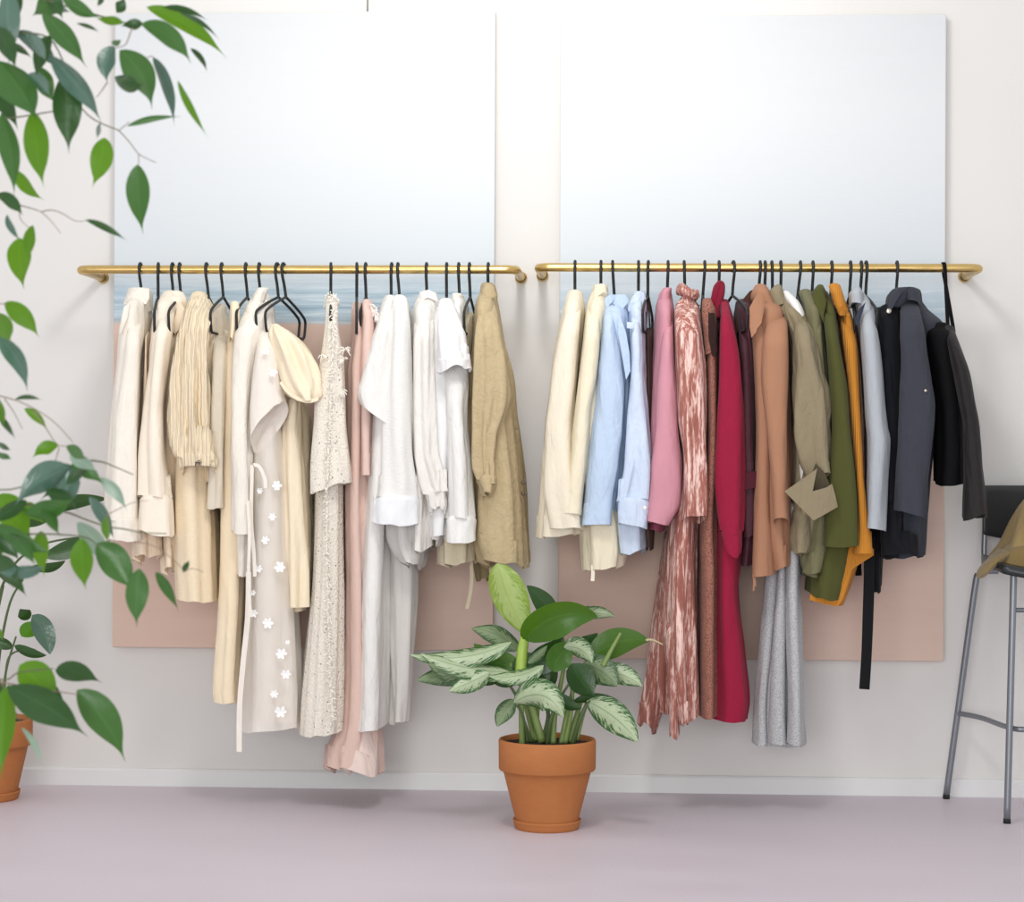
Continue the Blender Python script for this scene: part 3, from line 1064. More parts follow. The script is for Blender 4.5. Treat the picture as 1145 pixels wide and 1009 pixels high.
# white shirt with collar
m = fabric('soft_white_cotton', '#e7e3dd', bump=0.55)
g = garment('white_shirt', 477, 'white shirt with a soft turned collar and a gathered sleeve end', 'shirt')
loft('body', g, m, [(331, 468, 489), (345, 463, 492), (400, 459, 492), (480, 460, 492), (560, 463, 486), (613, 464, 484)], turn=3, fold=0.009, hem=0.010)
loft('sleeve', g, m, [(345, 465, 484), (400, 462, 487), (470, 462, 488), (504, 463, 489), (535, 469, 497), (552, 475, 500)], d=-0.43, b=0.052, fold=0.011, lam=0.05)
loft('cuff', g, m, [(548, 474, 500), (560, 477, 500), (575, 481, 498)], d=-0.432, b=0.045, sh=0, cap=False, fold=0.006, lam=0.03, tilt=0.012)
loft('tail', g, ms, [(560, 480, 499), (590, 478, 498), (606, 480, 492)], d=-0.36, b=0.07, fold=0.010, hem=0.010, sh=8)
collar(g, m, 478, 327, 338, 10, lean=1, tx=-0.008, turn=4)
patch('collar_point', g, m, [(467, 338), (469, 329), (474, 325.5), (480, 324.5), (487, 328), (490, 337), (486, 336), (479, 333), (473, 336), (469, 345)], -0.37, bulge=0.012)

# white short-sleeved top
m = fabric('bright_white_jersey', '#ececec', bump=0.35)
g = garment('short_sleeved_top', 499.5, 'bright white short sleeved top with a stitched sleeve hem', 'top')
loft('body', g, m, [(338, 490, 509), (360, 484, 516), (400, 476, 520), (460, 473, 517), (560, 476, 511), (596, 480, 506)], turn=3, fold=0.007)
loft('sleeve', g, m, [(337, 491, 506), (350, 490, 512), (365, 489, 518), (390, 490, 523), (410, 491, 526)], d=-0.47, b=0.065, fold=0.004, tx=0.004, hem=0.008, ret=0.05)
loft('sleeve_hem', g, m, [(402, 489, 526), (414, 490, 527.5)], d=-0.47, b=0.069, sh=0, cap=False, fold=0.002, tx=0.004, hem=0.006, ret=0.04)

# white shirt with wide cuff
m = fabric('white_shirting', '#e9e8e5', bump=0.5)
g = garment('cuffed_white_shirt', 513, 'white long sleeved shirt with a wide square cuff, behind the bright short sleeved top', 'shirt')
loft('body', g, m, [(331, 507, 518), (345, 506, 524), (400, 502, 527), (500, 500, 528), (580, 496, 530), (604, 496, 530)], d=-0.26, turn=4, fold=0.008)
loft('sleeve', g, m, [(395, 499, 523), (430, 497.5, 523), (460, 498, 522), (525, 499, 528), (580, 499, 531)], d=-0.44, b=0.05, fold=0.008, lam=0.07)
loft('cuff', g, m, [(579, 498.5, 532.5), (606, 498.5, 532)], d=-0.44, b=0.053, sh=0, cap=False, fold=0.003, tx=0.003, hem=0.003)
collar(g, fabric('cream_collar_cloth', '#f1ebdf', bump=0.3), 512, 330, 350, 6.5, lean=0, tx=-0.006, turn=4)

# stone top with tie
m = fabric('stone_linen', '#d5c9ae', 'linen', bump=0.4)
g = garment('stone_tie_top', 525, 'stone beige top with a loose tie end hanging below, left of the khaki linen shirt', 'top')
loft('body', g, m, [(352, 520, 530), (372, 518, 532), (420, 517, 530), (520, 512, 534), (600, 494, 536), (628, 495, 536)], d=-0.24, turn=4, fold=0.012, hem=0.008, sh=14)
loft('lining', g, fabric('dark_olive_lining', '#8d7f5e', bump=0.3), [(596, 522, 552), (620, 527, 551), (648, 533, 549)], d=-0.16, b=0.05, fold=0.006, sh=6)  # darker olive cloth behind the hem
ribbon('tie_end', g, m, [(526.5, 626), (527.5, 645), (526, 662), (522, 681)], 4, -0.30)
ribbon('hanging_loop', g, m, [(548, 618), (548, 635), (551, 650), (556, 664)], 3, -0.26)

# khaki linen shirt
m = fabric('khaki_linen', '#c4b18c', 'linen', bump=0.75)
g = garment('linen_shirt', 546, 'crumpled khaki linen shirt at the right end of the left rail', 'shirt')
loft('body', g, m, [(326, 538, 554), (345, 533, 558), (379, 531, 563), (420, 528, 573), (478, 527, 579), (536, 532, 586), (600, 532, 590), (630, 540, 591.5)], turn=4, fold=0.012, lam=0.06, hem=0.012, wr=0.004)
loft('sleeve', g, m, [(340, 537, 553), (366, 532, 560), (400, 529, 567), (440, 526.5, 571), (460, 527, 566), (490, 529, 556), (525, 531.5, 555), (540, 535, 556)], d=-0.45, b=0.05, fold=0.013, lam=0.05, wr=0.009)
loft('cuff', g, m, [(533, 533, 556), (546, 536, 554), (558, 541, 549)], d=-0.455, b=0.046, sh=0, cap=False, fold=0.004, tilt=0.018, ret=0.08)
collar(g, m, 546, 318.5, 333, 8, lean=0, tx=0.004, turn=4)
patch('collar_point', g, m, [(537.5, 333), (540, 323), (546, 317.5), (551.5, 320), (555.5, 331), (551, 334), (545, 333.5)], -0.37, bulge=0.014)
for by in (540, 552): button(g, simple('dark_horn_button', '#4a3d2c', 0.4), 585, by, -0.39, 0.006)
# ------------------------------------------------------------------ right rail: hangers
HG = 'black wire hangers on the right rail'
for px, neck, turn, lab in (
    (643, 643, None, 'first black hanger on the right rail, inside the cream wool jacket'),
    (672, 672, None, 'black hanger inside the second cream jacket from the left'),
    (685, 687, None, 'black hanger inside the light blue shirt with an open front'),
    (714, 714, None, 'black hanger inside the pale blue shirt with a buttoned cuff'),
    (725, 724.5, 4, 'black hanger of the dark brown camisole, seen nearly edge on'),
    (747, 746, None, 'black hanger inside the pink jacket'),
    (765, 766, None, 'black hanger inside the rust velvet dress'),
    (788, 786, None, 'black hanger of the speckled rose brown knit dress'),
    (804, 804, None, 'black hanger inside the crimson dress'),
    (820, 819, -12, 'black hanger turned open above the dark plum jacket'),
    (850, 848, None, 'left of four close black hangers above the camel coat'),
    (855.5, 855, None, 'second of four close black hangers above the camel coat'),
    (863, 864, None, 'third of four close black hangers, inside the khaki trench coat'),
    (873, 873, None, 'fourth of four close black hangers, inside the white blouse'),
    (895, 892, None, 'black hanger inside the sage green jacket'),
    (909, 908, None, 'black hanger inside the olive jacket'),
    (930, 929, None, 'black hanger inside the mustard orange jacket'),
    (951, 950, None, 'black hanger inside the pale grey jacket'),
    (963, 962, None, 'black hanger of the black belted dress, left of a close pair'),
    (968.5, 968, -9, 'black hanger with its near arm showing, left of the charcoal jacket'),
    (1003, 1002, None, 'black hanger inside the charcoal denim jacket')):
    hanger(px, lab, neck, turn, group=HG)

# cream wool jacket
m = fabric('cream_wool', '#eae0cc', bump=0.35)
g = garment('cream_wool_jacket', 643, 'cream wool jacket at the left end of the right rail', 'jacket')
loft('body', g, m, [(328, 635, 651), (349, 629, 654), (389, 621, 652), (440, 615, 646), (504, 609, 645), (547, 606, 652), (598, 601, 655)], turn=1.5, fold=0.006, tx=0.004, hem=0.004)
loft('sleeve', g, m, [(338, 636, 650), (360, 629, 649), (389, 622, 647), (440, 615, 643.5), (480, 611, 640.5), (547, 610, 645), (591, 617, 653)], d=-0.44, b=0.052, fold=0.005, lam=0.09, hem=0.003)

# second cream jacket
m = fabric('cream_boucle_wool', '#e8dec5', bump=0.4)
g = garment('cream_collared_jacket', 672, 'cream jacket with a small stand collar, second garment on the right rail', 'jacket')
loft('body', g, m, [(327, 662, 678), (345, 656, 681), (400, 650, 679), (500, 646, 677), (590, 648, 700), (615, 650, 702), (634, 652, 698)], turn=1, fold=0.008, tx=0.012)
loft('sleeve', g, m, [(342, 657, 671), (360, 654, 671), (379, 652, 671.5), (419, 647, 668.5), (460, 642, 661), (504, 637, 658), (545, 631, 654), (577, 627, 652)], d=-0.45, b=0.048, fold=0.005, lam=0.09, hem=0.003, tilt=0.008)
collar(g, m, 670, 319.5, 335, 8.5, lean=1.5, tx=-0.006)
patch('collar_point', g, m, [(662, 337), (665, 323), (671, 317.5), (676, 318), (679, 329), (675, 327), (669, 331)], -0.37, bulge=0.012)
ribbon('care_label', g, fabric('label_tape', '#efe6d4'), [(663, 632), (663, 641), (662.5, 650)], 4, -0.44)

# light blue shirt
m = fabric('light_blue_chambray', '#bccee5', bump=0.6)
g = garment('light_blue_shirt', 685, 'light blue shirt with an open collar and a rounded cuff', 'shirt')
loft('body', g, m, [(336, 676, 700), (355, 674, 704), (400, 669, 707), (460, 664, 706), (520, 660, 701), (585, 656, 690)], turn=1, fold=0.007)
loft('sleeve', g, m, [(340, 675, 690), (363, 673.5, 688), (400, 669, 694), (440, 665.5, 698), (482, 661, 697), (515, 657, 693), (550, 653.5, 687), (587, 650, 683)], d=-0.44, b=0.052, fold=0.006, lam=0.08, wr=0.004, hem=0.003)
collar(g, m, 689, 332, 347, 12, lean=0, tx=-0.006, flare=1.1)
patch('collar_point', g, m, [(684, 330), (699, 329.5), (703.5, 337), (692, 351), (685, 340)], -0.375, bulge=0.01)
patch('collar_point', g, m, [(674.5, 347), (677, 333), (685, 328.5), (688, 334), (680, 343)], -0.38, bulge=0.01)
patch('front_placket', g, m, [(692, 350), (700, 372), (704, 395), (705, 415), (700, 425), (696, 400), (691, 372)], -0.46, bulge=0.004)

# pale blue shirt
m = fabric('pale_blue_oxford', '#cbd8eb', bump=0.6)
g = garment('pale_blue_shirt', 714, 'pale blue shirt with a buttoned cuff, left of the pink jacket', 'shirt')
loft('body', g, m, [(331, 708, 721), (350, 703, 722), (420, 704, 724), (500, 700, 726), (580, 688, 722), (616, 692, 721)], turn=0.5, fold=0.009, hem=0.010)
loft('sleeve', g, m, [(345, 705, 717), (370, 704, 717.5), (399, 705, 719.5), (440, 703.5, 722.5), (478, 701.5, 725.5), (525, 697.5, 728.5), (560, 690, 727)], d=-0.44, b=0.05, fold=0.007, lam=0.07, wr=0.004)
loft('cuff', g, m, [(558, 689, 727.5), (588, 690, 724.5)], d=-0.44, b=0.053, sh=0, cap=False, fold=0.003, tx=-0.006, hem=0.003)
collar(g, m, 714, 327, 343, 7.5, lean=1, tx=-0.004)
patch('collar_point', g, m, [(707, 332), (713, 326), (720, 327.5), (722.5, 334), (717.5, 348), (715, 340), (709, 338), (703, 349), (702, 344)], -0.37, bulge=0.012)
patch('shoulder_tab', g, m, [(701, 360), (708, 361), (708, 368), (701, 367)], -0.485, bulge=0.003)
patch('sleeve_placket', g, m, [(707.5, 514), (709, 514), (701, 552), (699, 552)], -0.497, bulge=0.001)
button(g, BT, 721, 568, -0.495)

# dark brown camisole
m = fabric('espresso_silk', '#4b342c', bump=0.3, rough=0.5)
g = garment('brown_camisole', 725, 'dark brown camisole in the narrow gap between the pale blue shirt and the pink jacket', 'camisole')
loft('body', g, m, [(369, 720, 730), (420, 720, 731), (500, 720, 732), (590, 719, 731), (613, 722, 730)], d=-0.27, turn=0, b=0.12, fold=0.005, sh=8)
for a in (722, 727): ribbon('strap', g, m, [(724.5, 330), (a, 372)], 2, -0.30)

# pink jacket
m = fabric('rose_pink_crepe', '#cb8f9c', bump=0.3)
g = garment('pink_jacket', 747, 'rose pink jacket with a raised collar', 'jacket')
loft('body', g, m, [(329, 737, 751), (345, 733, 753), (400, 729, 757), (478, 725, 757), (560, 723, 752), (582, 724, 750)], turn=-0.5, fold=0.004)
loft('sleeve', g, m, [(353, 744, 752), (375, 740, 753), (399, 737, 754), (440, 733, 757), (478, 731.5, 759), (525, 726, 764), (560, 724, 762), (585, 722, 749)], d=-0.44, b=0.05, fold=0.003, lam=0.09, tx=-0.004, hem=0.002)
loft('lining', g, fabric('plum_lining', '#8d4658', bump=0.2), [(560, 724, 752), (591, 722, 744)], d=-0.30, b=0.10, fold=0.003, sh=6)
loft('collar', g, m, [(322, 742, 751), (330, 737, 750.5), (342, 734, 750)], d=-0.33, b=0.06, sh=3, fold=0.002, cap=False, ret=0, tx=0.006)

# rust velvet dress
m = fabric('rust_crushed_velvet', '#a5685c', 'streak', '#e8c7bd', rough=0.7, sheen=0.12)  # streaks of the pile, with pale highlights put into the second colour
g = garment('velvet_dress', 765, 'long rust pink crushed velvet dress with a ruffled neck', 'dress')
loft('body', g, m, [(335, 760, 777), (347, 755, 783), (420, 756, 788), (500, 760, 788), (591, 747, 780), (640, 742.5, 779), (703, 741, 780), (763, 748, 779), (800, 757, 778)], turn=-1, fold=0.010, lam=0.05, hem=0.012)
loft('sleeve', g, m, [(339, 756, 778), (350, 753.5, 781), (379, 754, 785), (419, 755, 789), (471, 757.5, 789.5), (514, 763.5, 789.5), (560, 764, 789.5), (582, 762, 789.5)], d=-0.45, b=0.052, fold=0.006, lam=0.05, tilt=0.012, hem=0.003, ret=0.1)
loft('back_panel', g, m, [(596, 743, 760), (650, 736, 760), (715, 727, 758), (770, 720, 748), (812, 714, 732)], d=-0.19, b=0.06, fold=0.010, lam=0.05, hem=0.012, sh=10, tx=-0.012)
loft('lower_panel', g, m, [(690, 736, 750), (740, 736, 750), (796, 739, 748)], d=-0.27, b=0.05, fold=0.006, sh=10)
loft('front_panel', g, m, [(700, 745, 764), (760, 747, 763), (823, 748, 759)], d=-0.40, b=0.035, fold=0.006, hem=0.01, sh=10)
gt = Geo()
ring = []
for i in range(49):
    a = 2 * math.pi * i / 48
    c0 = P(769 + 8.5 * math.cos(a) , 327 + 2.5 * math.cos(a), -0.33 + 0.06 * math.sin(a))
    ring.append(c0 + Vector((0.004 * math.sin(9 * a), 0.004 * math.cos(7 * a), 0.007 * math.sin(11 * a))))
gt.tube(ring, [0.011 + 0.003 * math.sin(5 * i) for i in range(49)], 8)
gt.build('ruffled_neck', m, g)
loft('neck', g, m, [(326, 763, 776), (334, 762, 777), (346, 757, 781)], d=-0.33, b=0.055, sh=0, cap=False, ret=0, fold=0.004, lam=0.02)

# speckled knit dress
m = fabric('rose_brown_melange_knit', '#9c6a5b', 'speckle', '#55352f', rough=0.95)
g = garment('speckled_knit_dress', 788, 'long rose brown speckled knit dress between the velvet dress and the crimson dress', 'dress')
loft('body', g, m, [(337, 785, 799), (350, 784, 802), (420, 787, 804), (480, 788, 804), (595, 780, 802), (640, 781, 802), (720, 781, 802), (796, 781, 802)], d=-0.29, turn=-1, fold=0.004, hem=0.002)
loft('shoulder_strap', g, m, [(336, 785, 796), (350, 784, 800), (370, 786, 801), (395, 788, 802)], d=-0.43, b=0.035, sh=6, fold=0.002, ret=0.02)
patch('armhole', g, fabric('painted_armhole_shade', '#2c1b19'), [(792, 350), (799, 350), (801, 372), (800, 400), (796, 398), (792, 378)], -0.475, bulge=0.002, th=0.002, label='dark patch painting the shade inside the armhole')  # shade within the armhole, painted as a dark patch

# crimson dress
m = fabric('crimson_crepe', '#941b3a', bump=0.3)
g = garment('crimson_dress', 804, 'long crimson dress with a draped cowl neck', 'dress')
loft('body', g, m, [(337, 805, 814), (365, 804, 821), (420, 803, 829), (480, 802, 833), (600, 800, 830), (660, 799, 825), (720, 798, 831), (780, 797, 837), (801, 797, 834)], turn=-1, fold=0.009, lam=0.08, hem=0.004)
loft('sleeve', g, m, [(339, 806, 813), (365, 805, 820), (399, 804, 827), (440, 802.5, 830.5), (480, 801, 832), (540, 800, 832), (575, 803, 831), (596, 806, 830)], d=-0.45, b=0.05, fold=0.006, lam=0.08)
loft('cuff', g, m, [(592, 806, 830), (606, 808, 830), (620, 812, 828)], d=-0.45, b=0.05, sh=0, cap=False, fold=0.004, tx=-0.004)
gt = Geo()
gt.tube(spline([P(796, 348, -.36), P(799, 335, -.36), P(802, 322, -.34), P(806, 318, -.32), P(806, 328, -.35), P(803, 342, -.37), P(803, 356, -.38)], 6), 0.011, 8)
gt.tube(spline([P(795, 340, -.30), P(798, 360, -.33), P(800, 400, -.35), P(801, 440, -.37)], 6), 0.012, 8)
gt.build('cowl_neck', fabric('deep_crimson_crepe', '#7a122b', bump=0.22), g)

# plum jacket
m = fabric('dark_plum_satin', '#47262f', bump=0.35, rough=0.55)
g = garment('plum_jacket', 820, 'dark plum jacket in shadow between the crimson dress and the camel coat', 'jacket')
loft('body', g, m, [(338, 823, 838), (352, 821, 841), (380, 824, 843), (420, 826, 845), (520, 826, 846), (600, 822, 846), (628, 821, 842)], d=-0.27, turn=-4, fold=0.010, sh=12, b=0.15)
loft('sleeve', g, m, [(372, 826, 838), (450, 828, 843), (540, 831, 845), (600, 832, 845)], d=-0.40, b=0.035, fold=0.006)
patch('bound_hem', g, fabric('dark_red_edging', '#51202c'), [(829, 530), (846, 527), (846, 545), (830, 549)], -0.44, bulge=0.004)

# long grey wool dress
m = fabric('grey_melange_wool', '#b4b5b6', 'speckle', '#9fa1a4', rough=0.95)
g = garment('grey_wool_dress', 850, 'long pleated grey melange wool dress showing below the camel coat', 'dress')
loft('body', g, m, [(350, 856, 868), (420, 858, 876), (560, 858, 886), (640, 855, 893), (720, 851, 895), (800, 844, 898), (830, 842, 900)], d=-0.22, b=0.13, turn=-2, fold=0.006, hem=0.004)
for (x0, x1, xa, xb, dd) in ((869, 881, 858, 881, -0.33), (880, 895, 880, 900, -0.36), (856, 872, 842, 860, -0.30)):
    loft('pleat', g, m, [(560, x0, x1), (640, x0 - 1, x1), (720, (x0 + xa) / 2, (x1 + xb) / 2), (800, xa + 1, xb - 1), (831, xa, xb)], d=dd, b=0.05, fold=0.004, lam=0.08, sh=8, hem=0.003)

# camel coat
m = fabric('camel_wool', '#a87b60', bump=0.2)
g = garment('camel_coat', 855.5, 'camel wool coat with notched lapels and a slim rolled sleeve', 'coat')
loft('body', g, m, [(330, 843, 862), (350, 838, 880), (420, 842, 884), (520, 843, 887), (590, 846, 887), (632, 858, 885)], turn=-2, fold=0.004, tx=0.004)
loft('front_panel', g, m, [(360, 839, 860), (400, 842, 863), (482, 845, 864), (560, 843, 864), (600, 842, 864.5), (644, 841, 865)], d=-0.41, b=0.05, fold=0.003, lam=0.1, hem=0.002, tx=0.003)
loft('sleeve', g, m, [(350, 858, 878), (365, 855, 881), (390, 852, 882), (419, 850.5, 882), (480, 856, 881), (540, 861, 882), (584, 863.5, 883.5)], d=-0.465, b=0.048, fold=0.004, lam=0.09, tilt=0.010, hem=0.002, ret=0.1)
loft('collar', g, m, [(321, 843, 858), (333, 839, 866), (346, 848, 876)], d=-0.34, b=0.075, sh=6, fold=0.002, ret=0.01)
patch('lapel', g, m, [(838, 344), (848, 326), (852, 330), (855, 338), (853, 352), (851, 362), (846, 368), (845, 372), (840, 378), (838, 366)], -0.468, bulge=0.010, slope=0.01)
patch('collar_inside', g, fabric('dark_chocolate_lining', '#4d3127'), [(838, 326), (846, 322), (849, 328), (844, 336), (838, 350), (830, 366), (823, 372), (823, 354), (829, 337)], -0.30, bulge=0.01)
ribbon('loose_thread', g, m, [(842, 643), (843, 652), (842.5, 661)], 1.6, -0.44)
ribbon('loose_thread', g, m, [(844, 643), (844.5, 650), (845, 656)], 1.2, -0.44)

# khaki trench coat
m = fabric('dark_khaki_gabardine', '#8e8269', bump=0.5)
g = garment('trench_coat', 863, 'khaki trench coat whose sleeve ends in a flared turned up cuff', 'coat')
loft('body', g, m, [(330, 862, 880), (348, 866, 898), (380, 879, 914), (440, 884, 924), (520, 882, 926), (580, 880, 918), (615, 885, 912)], turn=-2, fold=0.008, tx=0.006)
loft('sleeve', g, m, [(352, 888, 900), (364, 887, 907), (389, 886.5, 914), (415, 886, 921), (438, 885.5, 927), (478, 886, 929.5), (510, 892, 931), (532, 903, 931)], d=-0.46, b=0.052, fold=0.010, lam=0.06, wr=0.008, ret=0.03)
loft('collar', g, m, [(320, 866, 874), (329, 858, 878), (345, 862, 884)], d=-0.34, b=0.075, sh=6, fold=0.002, ret=0.01)
patch('lapel', g, m, [(876, 332), (884, 344), (890, 360), (889, 376), (884, 366), (879, 350)], -0.43, bulge=0.006)
patch('flared_cuff', g, m, [(913, 524), (909, 541), (907, 555), (915, 557), (924, 545), (930, 541), (934, 555), (937, 567), (922, 575), (909, 582), (893, 566), (877, 549.5), (893, 539), (906, 532)], -0.530, bulge=0.020, th=0.004, wr=0.003)
patch('cuff_inside', g, fabric('painted_cuff_shade', '#4d4535', bump=0.4), [(912, 518), (923, 530), (929, 546), (917, 563), (903, 561), (905, 538)], -0.519, bulge=0.002, th=0.003, label='dark patch painting the shade inside the flared cuff')  # dark colour stands in for the shade in the cuff opening
loft('lower_hem', g, m, [(570, 885, 909), (600, 884, 908), (616, 886, 905)], d=-0.40, b=0.06, fold=0.006, hem=0.008, sh=8)

# white blouse
m = fabric('white_crepe', '#f1efec', bump=0.2)
g = garment('white_crepe_blouse', 873, 'white blouse whose shoulder shows between the trench coat and the sage jacket', 'blouse')
loft('body', g, m, [(328, 873, 884), (342, 878, 896), (358, 885, 902), (420, 888, 906), (520, 890, 906), (612, 892, 906)], d=-0.34, turn=-2, b=0.10, fold=0.004, sh=14)

# sage jacket
m = fabric('sage_cotton', '#737053', bump=0.35)
g = garment('sage_jacket', 895, 'sage green cotton jacket between the trench coat and the olive jacket', 'jacket')
loft('body', g, m, [(327, 893, 908), (345, 896, 919), (420, 902, 924), (520, 904, 930), (600, 899, 928), (640, 894, 919)], d=-0.29, turn=-2, fold=0.006)
loft('sleeve', g, m, [(336, 901, 917), (360, 908, 920), (420, 912, 925), (500, 912, 930)], d=-0.42, b=0.04, fold=0.004)
loft('tail', g, m, [(580, 893, 912), (620, 893, 916), (644, 899, 920)], d=-0.36, b=0.07, fold=0.006, sh=8, hem=0.004)

# olive jacket
m = fabric('olive_wool', '#4d4f27', bump=0.2)
g = garment('olive_jacket', 909, 'dark olive green wool jacket left of the mustard orange one', 'jacket')
loft('body', g, m, [(328, 910, 926), (345, 914, 933), (400, 920, 942), (478, 926, 952), (569, 918, 960), (620, 904, 952), (664, 900, 940)], turn=-3, fold=0.005, tx=-0.006)
loft('sleeve', g, m, [(342, 920, 932), (360, 921, 934.5), (400, 925, 942), (438, 928, 948.5), (478, 930, 951.5), (530, 926, 957), (570, 922, 960), (611, 918.5, 961)], d=-0.455, b=0.05, fold=0.004, lam=0.09, hem=0.002)
loft('collar', g, m, [(320, 913, 921), (329, 907, 925), (342, 911, 929)], d=-0.36, b=0.07, sh=5, fold=0.002, ret=0.01)
patch('lapel', g, m, [(908, 332), (918, 322), (924, 338), (921, 352), (921, 362), (916, 350)], -0.445, bulge=0.006)

# mustard jacket
m = fabric('mustard_corduroy', '#cf8a33', 'rib', bump=0.4)
g = garment('mustard_jacket', 930, 'mustard orange ribbed jacket with a high collar', 'jacket')
loft('body', g, m, [(335, 930, 944), (348, 934, 950), (385, 938, 958), (478, 945, 963), (560, 946, 965), (620, 928, 960), (672, 906, 942)], d=-0.26, turn=-3, fold=0.005, tx=-0.004)
loft('sleeve', g, m, [(352, 939, 948), (385, 943, 958), (440, 949, 961.5), (478, 952, 964), (547, 957, 968), (590, 958, 973), (619, 953, 977)], d=-0.43, b=0.042, fold=0.003, tx=0.003, hem=0.002)
patch('lower_panel', g, m, [(950, 606), (977, 614), (977, 621), (962, 630), (952, 636), (947, 652), (942, 668), (936, 678), (920, 675), (905, 671), (907, 660), (930, 652), (940, 630)], -0.40, bulge=0.02)
loft('collar', g, m, [(320, 926, 940), (333, 929, 944), (345, 933, 947), (352, 936, 949)], d=-0.38, b=0.06, sh=4, fold=0.002, ret=0.01)
ribbon('collar_tab', g, fabric('brown_band', '#a86a22'), [(938, 348), (942, 344), (946, 347)], 3, -0.455)

# pale grey jacket
m = fabric('pale_blue_grey_wool', '#acb1b7', bump=0.3)
g = garment('pale_grey_jacket', 951, 'pale blue grey wool jacket right of the mustard one', 'jacket')
loft('body', g, m, [(328, 950, 966), (345, 953, 976), (400, 961, 984), (480, 966, 991), (560, 967, 989)], turn=-3, fold=0.004)
loft('sleeve', g, m, [(338, 966, 975), (350, 963, 978), (363, 962, 980), (385, 962.5, 983.5), (410, 964, 986.5), (478, 968, 993), (492, 969, 996), (530, 968.5, 994), (592, 967.5, 991)], d=-0.45, b=0.05, fold=0.004, lam=0.09, tx=-0.004, hem=0.002, ret=0.1)
loft('collar', g, m, [(322, 955, 962), (330, 948, 966), (343, 949, 968)], d=-0.37, b=0.06, sh=5, fold=0.002, ret=0.01)
patch('lapel', g, fabric('navy_facing', '#343a48'), [(968, 338), (961, 345), (956, 356), (957, 364), (961, 362), (964, 350)], -0.47, bulge=0.003, label='dark navy facing of the collar')

# black belted dress
m = fabric('black_crepe', '#0c0d11', bump=0.2, rough=0.75)
g = garment('black_belted_dress', 963, 'black dress with a long loose belt hanging far below the pale grey jacket', 'dress')
loft('body', g, m, [(352, 970, 982), (420, 972, 990), (500, 975, 995), (600, 970, 990), (616, 968, 986), (659, 972, 984.5)], d=-0.22, turn=-2, b=0.12, fold=0.005, sh=12)
ribbon('belt', g, m, [(972, 600), (972, 640), (970.5, 690), (969, 730), (966.5, 771)], [13, 12, 12, 11.5, 11.5], -0.36, 0.003)
ribbon('belt_loop', g, m, [(958, 606), (959, 625), (960, 644)], 7, -0.16, 0.003)

# dark navy top
m = fabric('midnight_navy_wool', '#14161d', bump=0.25)
g = garment('navy_jumper', 968.5, 'midnight navy jumper squeezed between the pale grey jacket and the charcoal jacket', 'jumper')
loft('body', g, m, [(346, 978, 988), (370, 981, 996), (420, 984, 1000), (500, 988, 1006), (580, 986, 1008), (620, 984, 1006)], d=-0.26, turn=-3, b=0.15, fold=0.006, sh=14)
loft('sleeve', g, m, [(372, 984, 996), (420, 986, 1000), (500, 990, 1004), (560, 990, 1002)], d=-0.41, b=0.035, fold=0.006, sh=14)

# charcoal denim jacket
m = fabric('charcoal_denim', '#3b3d46', bump=0.45)
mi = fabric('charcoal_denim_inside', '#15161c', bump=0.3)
g = garment('charcoal_jacket', 1003, 'charcoal denim jacket with a large stand up collar', 'jacket')
loft('body', g, m, [(333, 992, 1028), (348, 988, 1038), (366, 986, 1056), (400, 986, 1056), (460, 986, 1048), (540, 984, 1040), (600, 984, 1035), (622, 985, 1033)], d=-0.25, b=0.14, turn=-4, fold=0.006)
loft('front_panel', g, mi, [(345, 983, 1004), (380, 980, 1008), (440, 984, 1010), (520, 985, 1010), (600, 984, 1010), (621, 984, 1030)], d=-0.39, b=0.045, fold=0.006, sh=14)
loft('sleeve', g, m, [(338, 1009, 1024), (350, 1006, 1029), (375, 1006, 1034), (400, 1007, 1038), (430, 1006, 1043), (458, 1005, 1046.5), (500, 1003, 1043), (540, 1001.5, 1039), (575, 1001, 1037)], d=-0.465, b=0.055, fold=0.006, lam=0.08, tx=-0.010, hem=0.002, wr=0.004)
gt = Geo()
loft('collar', g, m, [(345, 990, 1012), (334, 991, 1020), (324, 998, 1024), (323, 1001, 1027), (327, 1003, 1030), (338, 1007, 1031)], d=-0.36, b=0.07, sh=0, cap=False, ret=0, fold=0.003, step=2.5, tx=-0.004)
patch('lapel', g, m, [(998, 330), (1004, 324), (1012, 323), (1006, 330), (1001, 338), (995, 350), (990, 350), (994, 340)], -0.44, bulge=0.006)
button(g, simple('pale_metal_button', '#b9b2a4', 0.3, 0.8), 994, 348, -0.452, 0.007)
button(g, simple('pale_metal_button', '#b9b2a4', 0.3, 0.8), 1035, 437, -0.52, 0.004)

